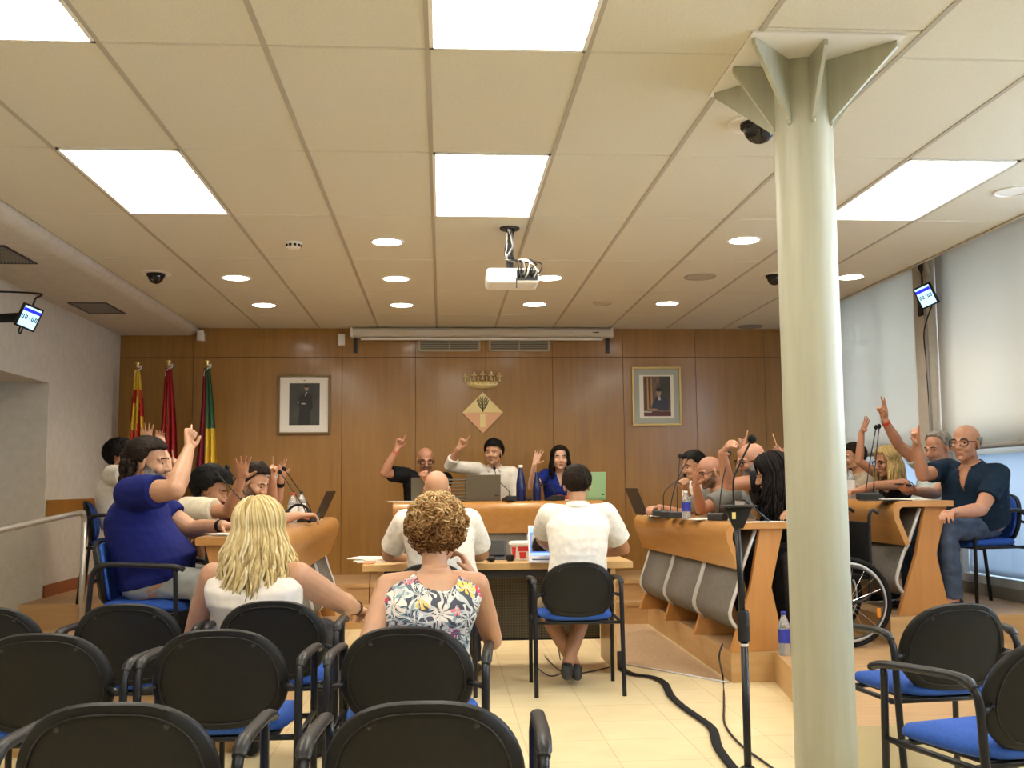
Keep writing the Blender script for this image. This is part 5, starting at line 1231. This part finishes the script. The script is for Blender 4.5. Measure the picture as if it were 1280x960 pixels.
    for i in range(n):
        a = math.radians(face + (360-2*face)*((i*.61803) % 1)); x, y = math.sin(a), -math.cos(a)
        st = V((part + (.012 if x > 0 else -.012), max(-.055, min(.07, y*.06+.01)), 0)); d0 = V((st.x/SR.x, (st.y-SC.y)/SR.y, 0)); d0.z = math.sqrt(max(.05, 1-d0.x**2-d0.y**2)); d0.normalize()
        d1 = V((x*.97, y*.97, -.25)).normalized(); lay = rnd.uniform(.2, 1.0); pts = []; ph0 = rnd.uniform(0, 6.28)
        for q in range(9):
            f = q/8; d = d0.lerp(d1, f).normalized(); pts.append(scalp(d, 1+ (vol*lay+.004)/.085))
        end = pts[-1]; ln = Ln*rnd.uniform(.72, 1.05); dirv = V((x, y, 0)); K = 12
        pts = [HM @ p for p in pts]; base = pts[-1]; wd = (HM.to_3x3() @ dirv); wd.z = 0; wd = wd.normalized() if wd.length > .1 else wd
        for q in range(1, K+1):
            f = q/K; p = base + V((0, 0, -ln*f)) + wd*(spread*f*lay + .012*math.sin(f*PI)) + R*(wave*math.sin(f*wf+ph0)*min(1, f*2)) + Dp*(wave*.6*math.cos(f*(wf+1)+ph0)*min(1, f*2))
            # keep outside neck, shoulders and back
            t = (p-N).dot(ax); rel = p - (N + ax*t); u = rel.dot(R); w_ = rel.dot(Dp)
            if t < .02:
                hw = (.075 + .09*min(1, max(0, -t)/.07))*k*(1+(wide-1)*.8)+.02; hd = (.068 + .045*min(1, max(0, -t)/.10))*k*deep+.022
                rr = math.sqrt((u/hw)**2 + (w_/hd)**2)
                if rr < 1 and rr > 1e-3:
                    w2 = math.copysign(hd*math.sqrt(max(.0, 1-min(.95, (u/hw)**2))), w_ if abs(w_) > .005 else -1); p = p + Dp*(w2-w_)*(.9+.1*lay)
            pts.append(p)
        m_ = len(pts); rad = [lr*(.35+.65*min(1, j/4)) * (1 if j < m_-4 else (m_-j)/4.5+.08) for j in range(m_)]
        groups[i % len(ms)].tube(pts, rad, 5)
    for g, mm in zip(groups, ms):
        if g.v: g.build('locks', mm, e, 180)
SA, SB, SCN = .45+D1, .45+D2, .45+D2
# ------------------------------------------------------------------ the sitters
# audience and clerks (seen from behind)
o = person('bald man in a white t-shirt sitting at the beech table with his back to us', (546, 612, 6.66), 2, .45, pelvis=(.02, 6.60), hpitch=8, sk=LIGHT, k=1.03, wide=1.14, deep=1.1, shirt='white_cotton', sleeve=.78, sleeve_r=1.18, legs='dark_trousers', belly=.04,
    arms=({'E': (px_x(604, 6.75), 6.78, .80), 'W': (px_x(585, 7.0), 7.02, .775)}, {'E': (px_x(484, 6.75), 6.78, .80), 'W': (px_x(506, 7.0), 7.02, .775)}), hunch=.06, glasses='thin', seed=2)
o = person('woman with voluminous curly auburn hair in a sleeveless floral top, seen from behind', (546, 668, 3.88), -3, .45, pelvis=(px_x(512, 3.82)+.03, 3.84), hpitch=16, hyaw=12, hs=.95, sk=LIGHT, k=.98, wide=1.08, deep=1.1, female=True, shirt='floral', neck='scoop', bare=True, sh_r=1.08, voxel=.005,
    arms=({'e': (616, 800, 1), 'w': (590, 716, 1), 'f': (566, 672, 1), 'n': (-1, 0, 0), 'up': False}, {'E': (px_x(462, 3.6), 3.66, .72), 'W': (px_x(470, 3.9), 3.9, .66)}), hand_pose=('relax', 'relax'), hair=('curly', 'hair_auburn_b', 'hair_auburn', 'hair_auburn_c'), hair_kw=dict(vol=.042, n=3000, low=.06, cr=.0026), seed=3, hunch=.05)
o = person('blonde long-haired woman in a white sleeveless top, seen from behind', (325, 662, 4.68), 8, .45, pelvis=(px_x(330, 4.66), 4.68), hpitch=4, hyaw=6, sk=LIGHT, k=1.04, wide=1.22, deep=1.1, female=True, shirt='ivory_top', neck='scoop', bare=True, sh_r=1.35, belly=.03,
    arms=({'e': (424, 752, 1), 'w': (446, 760, 1), 'f': (460, 768, 1), 'n': (0, 0, -1)}, {'E': (px_x(255, 4.7), 4.72, .70), 'W': (px_x(262, 4.9), 4.95, .64)}), hand_pose=('grip', 'relax'), hair=('long', 'hair_blonde_b', 'hair_blonde', 'hair_blonde_c', 'hair_blonde'), hair_kw=dict(length=.36, n=520, wave=.014, wf=11, spread=.075, vol=.030, part=.01, r=.0062, face=66), seed=4, hunch=.05)
band(o, 0, .93, .034, .022, 'bracelet', 'black_plastic')
o = person('young man in a white polo shirt and khaki shorts typing, seen from behind', (721, 607, 6.72), 4, .45, pelvis=(.85, 6.58), hpitch=14, sk=TAN, k=1.0, wide=1.04, shirt='white_cotton', sleeve=.72, sleeve_r=1.2, legs='khaki', shorts=True, collar='polo', feet='dark_grey', hunch=.05,
    arms=({'e': (780, 686, 1), 'w': (741, 692, 1), 'f': (715, 688, 1), 'n': (0, 0, -1)}, {'e': (677, 672, 1), 'w': (690, 688, 1), 'f': (700, 690, 1), 'n': (0, 0, -1)}), hair=('short', 'hair_dark'), hair_kw=dict(lift=.014, nape=-.005), seed=5,
    knees=(((.80+.12, 6.80, .44), (.80-.02, 6.58, .13)), ((.80-.13, 6.80, .44), (.80+.04, 6.66, .11))))
# the central desk
o = person('bald councillor with black glasses and goatee in a black t-shirt raising one finger', (532, 575, 10.12), 178, SCN, hpitch=14, hyaw=-4, sk=RED, k=1.02, wide=1.12, belly=.04, shirt='black_cotton', sleeve=.70, sleeve_r=1.15, deskz=zc, glasses='thick', beard=('goatee', 'stubble'), lean=.10,
    arms=({'e': (480, 591, -1), 'w': (496, 562, -1), 'f': (504, 540, -1), 'n': (.5, -.8, .1), 'up': True, 'thumb': 0}, {'e': (548, 616, -1), 'w': (533, 601, -1), 'f': (527, 590, -1), 'n': (.3, .9, .3)}), hand_pose=('point', 'grip'), seed=6)
band(o, 0, .90, .031, .012, 'bracelet', 'cap_red')
o = person('dark-haired councillor in a white shirt with rolled sleeves raising one finger', (617, 566, 10.12), 186, SCN, hyaw=14, sk=LIGHT, k=1.0, shirt='white_linen', long_sleeve=True, collar='shirt', deskz=zc, lean=.08, hair=('short', 'hair_black'), hair_kw=dict(lift=.018, quiff=.010, front=.072, temple=.058),
    arms=({'e': (562, 583, -1), 'w': (573, 561, -1), 'f': (587, 537, -1), 'n': (.5, -.8, .1), 'up': True}, {'lap': 1}), hand_pose=('point', 'relax'), seed=7)
o = person('woman with long dark hair in a bright blue polo raising an open hand', (700, 573, 10.12), 182, SCN, hyaw=-2, hpitch=-2, sk=PALE, k=.96, female=True, shirt='polo_blue', sleeve=.55, collar='v', deskz=zc, lean=.06, hair=('long', 'hair_dark', 'hair_black'), hair_kw=dict(length=.20, n=200, wave=.004, spread=.01, face=54, part=0, vol=.008),
    arms=({'e': (664, 609, -1), 'w': (668, 581, -1), 'f': (676, 558, -1), 'n': (.1, -1, .1), 'up': True}, {'lap': 1}), hand_pose=('spread', 'relax'), seed=8)
q = o.N + o.Dp*.135 - o.ax*.23
mb = MB(); 
for dx, dz, rx, rz in ((-.045, 0, .05, .028), (.03, .002, .05, .03), (-.01, .02, .05, .02)): mb.ell(q+o.R*-dx+UPZ*dz, (rx, .012, rz), 16, 8)
mb.ell(q+V((-.01, -.010, -.005)), (.018, .006, .008), 12, 6, 1); mb.build('chest_print', smat('red_print', 'label_white'), o.e, 180)
for s in (-1, 1):
    a = o.N + o.R*s*.075 + UPZ*.012; b = o.N + o.R*s*.155 - UPZ*.028; MB().tube([a+o.Dp*.03, (a+b)/2+o.Dp*.035+UPZ*.012, b+o.Dp*.035], .006, 6).build('shoulder_stripe', 'cap_white', o.e, 180)
# left front desk
o = person('stout man with grey beard and dark mullet in a royal blue t-shirt pointing up', (186, 578, 5.80), 84, SA, hyaw=8, hpitch=4, hs=1.06, sk=LIGHT, k=1.10, wide=1.18, deep=1.2, belly=.085, shirt='royal_blue', sleeve=.62, sleeve_r=1.1, sh_r=1.15, legs='light_denim', hair=('wavy', 'hair_dark'), hair_kw=dict(lift=.014, length=.13, front=.078, temple=.062), beard=('full', 'hair_grey'), deskz=zr, leg_len=.62, seed=9, pelvis=(-1.55, 5.75),
    arms=({'e': (219, 612, -1), 'w': (236, 562, 1), 'f': (235, 527, 1), 'n': (1, -.25, 0), 'up': True, 'thumb': 0}, {'E': (-1.47, 5.98, 1.06), 'W': (-1.20, 5.80, 1.045)}), hand_pose=('point', 'relax'))
band(o, 1, .90, .034, .035, 'watch', 'rubber')
o = person('young man with black hair in a white t-shirt by the left wall, arm raised', (151, 570, 8.50), 78, SB, pelvis=(-2.60, 8.62), sk=TAN, k=1.0, shirt='white_cotton', sleeve=.60, sleeve_r=1.2, hair=('short', 'hair_black'), hair_kw=dict(lift=.026, nape=-.01, rough=.004), seed=10, legs='taupe',
    arms=({'e': (166, 596, -1), 'w': (184, 556, 1), 'f': (184, 528, -1), 'n': (.2, -1, 0), 'up': True}, None), hand_pose=('spread', 'relax'))
o = person('person hidden behind the man in blue, only raised hands showing', (192, 588, 7.75), 88, SB-.05, sk=LIGHT, k=.95, shirt='taupe', sleeve=.5, hair=('short', 'hair_brown'), seed=11, lean=.15,
    arms=({'e': (219, 628, -1), 'w': (219, 590, -1), 'f': (215, 566, -1), 'n': (.9, .3, 0), 'up': True}, {'e': (214, 590, 1), 'w': (203, 560, 1), 'f': (198, 540, 1), 'n': (.5, -.8, 0), 'up': True}), hand_pose=('point', 'relax'))
band(o, 1, .86, .031, .03, 'wristband', 'cap_red')
o = person('woman with thick dark hair in a cream t-shirt bent over the left desk, hand up', (264, 612, 6.62), 84, SA, hpitch=22, lean=.32, hyaw=6, sk=TAN, k=.97, female=False, shirt='cream_cotton', sleeve=.66, sleeve_r=1.25, hair=('short', 'hair_black'), hair_kw=dict(lift=.034, nape=-.045, rough=.004, front=.07), deskz=zr, leg_len=.62, seed=12,
    arms=({'e': (286, 640, -1), 'w': (301, 600, -1), 'f': (304, 571, -1), 'n': (.3, -.95, 0), 'up': True}, {'lap': 1}), hand_pose=('spread', 'relax'))
o = person('man with short beard in a dark red polo looking down, left desk', (317, 603, 7.25), 98, SA, hpitch=24, lean=.30, hyaw=10, sk=LIGHT, k=1.02, wide=1.08, shirt='maroon', sleeve=.62, collar='polo', hair=('short', 'hair_dark'), hair_kw=dict(lift=.012, quiff=.026, nape=.015, front=.088, temple=.075), beard=('full', 'stubble'), deskz=zr, leg_len=.62, seed=13,
    arms=(None, {'lap': 1}))
o = person('person behind the dark red polo, fist raised with index finger up', (326, 607, 7.95), 96, SA, hpitch=15, lean=.30, sk=LIGHT, k=.98, shirt='grey_lilac', sleeve=.6, hair=('short', 'hair_grey'), deskz=zr, leg_len=.62, seed=14,
    arms=({'e': (339, 632, -1), 'w': (341, 599, -1), 'f': (338, 574, -1), 'n': (.9, -.2, 0), 'up': True}, {'lap': 1}), hand_pose=('horn', 'relax'))
o = person('last person at the far end of the left desk, raised wrist with a black watch', (333, 608, 8.55), 96, SA, hpitch=15, lean=.30, sk=RED, k=.98, shirt='grey_lilac', sleeve=.6, hair=('short', 'hair_grey'), deskz=zr, leg_len=.62, seed=15,
    arms=({'e': (346, 631, -1), 'w': (351, 600, -1), 'f': (353, 576, -1), 'n': (.8, -.5, 0), 'up': True}, {'lap': 1}), hand_pose=('spread', 'relax'))
band(o, 0, .86, .033, .035, 'watch', 'rubber')
# right front desk
o = person('dark-haired man at the far end of the right desk, face partly hidden by a hand', (866, 583, 8.72), -112, SA, hpitch=8, lean=.30, sk=LIGHT, k=1.0, shirt='white_linen', sleeve=.6, hair=('short', 'hair_black'), hair_kw=dict(lift=.016), deskz=zr, leg_len=.62, seed=16,
    arms=({'e': (862, 636, -1), 'w': (858, 612, -1), 'f': (857, 598, -1), 'n': (-.5, .3, .6)}, {'lap': 1}), hand_pose=('grip', 'relax'))
o = person('bald man in a grey t-shirt resting his forehead on his hand, right desk', (886, 590, 8.0), -98, SA, hpitch=16, lean=.32, hyaw=-10, sk=RED, k=1.02, wide=1.08, shirt='grey_melange', sleeve=.68, sleeve_r=1.2, glasses='thin', beard=('full', 'stubble'), deskz=zr, leg_len=.62, seed=17,
    arms=(None, {'e': (876, 637, -1), 'w': (870, 606, -1), 'f': (869, 582, -1), 'n': (.9, .4, 0), 'up': False}), hand_pose=('relax', 'open'))
o = person('bald bearded man in a black t-shirt with both arms up, right desk', (938, 575, 7.28), -92, SA, hpitch=14, hyaw=-8, hroll=6, sk=RED, k=1.05, wide=1.1, shirt='black_cotton', sleeve=.5, sleeve_r=1.15, glasses='brown', beard=('full', 'hair_grey'), deskz=zr, leg_len=.62, seed=18, lean=.26,
    arms=({'e': (940, 600, 1), 'w': (926, 566, 1), 'f': (934, 541, 1), 'n': (-.9, 0, -.2), 'up': True}, {'e': (901, 607, -1), 'w': (903, 566, -1), 'f': (916, 548, -1), 'n': (.6, .3, -.6), 'up': True}), hand_pose=('point', 'relax'))
band(o, 0, .92, .031, .012, 'bracelet', 'rubber')
ph = person('woman with long black curly hair in black, hand raised above her head, right desk', (964, 592, 6.85), -84, SA, hpitch=18, lean=.26, hyaw=4, sk=LIGHT, k=.99, wide=1.05, female=True, shirt='black_cotton', sleeve=.5, deskz=zr, leg_len=.62, seed=19, hair=('long', 'hair_black', 'hair_blackb', 'hair_black'), hair_kw=dict(length=.36, n=360, wave=.016, wf=15, spread=.055, face=50, vol=.030, r=.0065),
    arms=({'e': (1000, 592, 1), 'w': (981, 578, 1), 'f': (968, 556, 1), 'n': (-.5, -.7, -.2), 'up': True}, {'E': (2.45, 6.75, 1.10), 'W': (2.28, 6.66, 1.06)}), hand_pose=('relax', 'relax'))
# rear right desk
o = person('man with short dark hair in a beige t-shirt half hidden behind the column', (1066, 572, 8.95), -92, SB, pelvis=(3.72, 9.0), hpitch=4, sk=LIGHT, k=1.0, shirt='beige_cotton', sleeve=.66, hair=('short', 'hair_dark'), deskz=zb, seed=20)
o = person('blonde woman with glasses in a dark strappy top raising an open hand', (1108, 577, 8.30), -96, SB, pelvis=(3.74, 8.4), hpitch=12, hyaw=-6, sk=RED, k=.97, wide=1.05, female=True, shirt='black_cotton', neck='tank', bare=True, glasses='thick', deskz=zb, seed=21, hair=('long', 'hair_blonde_b', 'hair_blonde', 'hair_blonde_b'), hair_kw=dict(length=.22, n=230, wave=.008, spread=.03, face=58, vol=.010),
    arms=({'e': (1074, 577, -1), 'w': (1077, 540, -1), 'f': (1086, 520, -1), 'n': (-.8, -.3, .2), 'up': True}, {'E': (3.30, 8.1, 1.22), 'W': (3.16, 7.9, 1.165)}), hand_pose=('open', 'relax'))
o3 = person('older grey-haired man stretching one arm high, red wristband, phone in the other hand', (1172, 560, 7.75), -102, SB, pelvis=(3.72, 7.9), hpitch=14, hyaw=-12, hs=1.05, sk=RED, k=1.05, wide=1.12, shirt='teal_white', sleeve=.5, deskz=zb, seed=22, hair=('short', 'hair_grey'), hair_kw=dict(lift=.008, front=.105, temple=.085), beard=('goatee', 'hair_grey'),
    arms=({'e': (1124, 557, -1), 'w': (1106, 526, -1), 'f': (1101, 497, -1), 'n': (-.8, -.4, 0), 'up': True}, {'e': (1168, 617, -1), 'w': (1142, 614, -1), 'f': (1122, 611, -1), 'n': (-.2, -.1, 1), 'thumb': 0}), hand_pose=('two', 'relax'))
band(o3, 0, .93, .032, .022, 'wristband', 'cap_red')
o = person('bald man with black glasses in a navy polo and jeans, finger raised, right edge', (1207, 554, 7.05), -112, SB, pelvis=(3.80, 7.22), hyaw=-14, hs=1.1, sk=RED, k=1.12, wide=1.16, deep=1.15, belly=.07, shirt='navy_polo', sleeve=.66, sleeve_r=1.04, collar='v', legs='denim', glasses='thick', hair=('fringe', 'hair_grey'), hair_kw=dict(top=.03, lift=.006), seed=23,
    arms=({'e': (1153, 594, -1), 'w': (1146, 556, -1), 'f': (1148, 528, -1), 'n': (-.9, .2, 0), 'up': True}, {'e': (1226, 637, -1), 'w': (1193, 641, -1), 'f': (1180, 640, -1), 'n': (0, 0, -1)}), hand_pose=('point', 'relax'))
# held things
Sh, El, Wr, Dh, Nh, sg = o3.arm[1]
c = Wr + Dh*.09 + UPZ*.032; s_ = Dh.cross(UPZ).normalized(); n_ = s_.cross(Dh).normalized()
ph_ = empty('mobile_phone', c, 'black phone held flat by the older man at the rear right desk', 'phone')
MB().prism([(-.075, -.037), (.075, -.037), (.075, .037), (-.075, .037)], c, Dh, s_, n_*.008).build('body', 'black_plastic', ph_, bevel=.003)
MB().prism([(-.068, -.032), (.068, -.032), (.068, .032), (-.068, .032)], c+n_*.0081, Dh, s_, n_*.0006).build('display', 'lens', ph_)
Sh, El, Wr, Dh, Nh, sg = ph.arm[0]
a = Wr + Dh*.10; t_ = at(966, 542, a.y); tag(MB().tube([a, t_], [.0035, .003], 8).build('pen', 'copper', None, 180), 'thin pen held up in the hand of the black-haired woman', 'pen')
# ------------------------------------------------------------------ wheelchair of the woman at the right desk
wc = V((2.62, 6.86, D1)); e = empty('wheelchair', wc, 'black wheelchair with a large spoked wheel behind the column', 'wheelchair')
def wheel(c, r, name):
    u, v = V((1, 0, 0)), UPZ; c = V(c)
    t = MB().tube(circle_path(c, r-.015, u, v, 48), .015, 10, caps=False).build(name, 'rubber', e, 180)
    MB().tube(circle_path(c, r-.042, u, v, 48), .011, 8, caps=False).build('rim', 'light_tube', t, 180)
    MB().tube(circle_path(c+V((0,-.03,0)), r-.062, u, v, 48), .007, 8, caps=False).build('push_rim', 'dark_grey', t, 180)
    MB().tube([c-V((0,.03,0)), c+V((0,.03,0))], .022, 14).build('hub', 'dark_grey', t, 40)
    mb = MB()
    for k in range(18):
        a = 2*PI*k/18; mb.tube([c+V((0, .01*(-1)**k, 0)), c+u*(r-.045)*math.cos(a)+v*(r-.045)*math.sin(a)], .0014, 4)
    mb.build('spoke', 'chrome', t)['kind'] = 'stuff'
    a = .35; MB().prism([(-.012, -.03), (.012, -.03), (.012, .03), (-.012, .03)], c+V((.20, -.008, -.07)), (1,0,0), (0,0,1), (0,.016,0)).build('reflector', 'orange', t, bevel=.003)
wheel(wc+V((0, -.22, .29)), .29, 'wheel'); wheel(wc+V((0, .26, .29)), .29, 'wheel')
MB().box((wc.x-.22, wc.y-.18, wc.z+.43), (wc.x+.16, wc.y+.22, wc.z+.455)).build('seat', 'rubber', e, bevel=.01)
MB().box((wc.x+.16, wc.y-.18, wc.z+.43), (wc.x+.185, wc.y+.22, wc.z+.80)).build('backrest', 'rubber', e, bevel=.008)
for s in (-.18, .22):
    MB().tube(smooth_path([(wc.x+.24, wc.y+s, wc.z+.86), (wc.x+.18, wc.y+s, wc.z+.84), (wc.x+.17, wc.y+s, wc.z+.40), (wc.x+.1, wc.y+s, wc.z+.29), (wc.x-.22, wc.y+s, wc.z+.28), (wc.x-.26, wc.y+s, wc.z+.20), (wc.x-.34, wc.y+s, wc.z+.10)]), .012, 8).build('frame', 'black_tube', e, 180)
    MB().tube(circle_path((wc.x-.24, wc.y+s, wc.z+.075), .058, (1,0,0), UPZ, 20), .016, 8, caps=False).build('caster', 'rubber', e, 180)
    MB().tube([(wc.x-.24, wc.y+s, wc.z+.075), (wc.x-.24, wc.y+s, wc.z+.27)], .010, 8).build('caster_fork', 'black_tube', e, 180)
MB().box((wc.x-.44, wc.y-.16, wc.z+.09), (wc.x-.28, wc.y+.2, wc.z+.105)).build('footplate', 'dark_grey', e, bevel=.004)
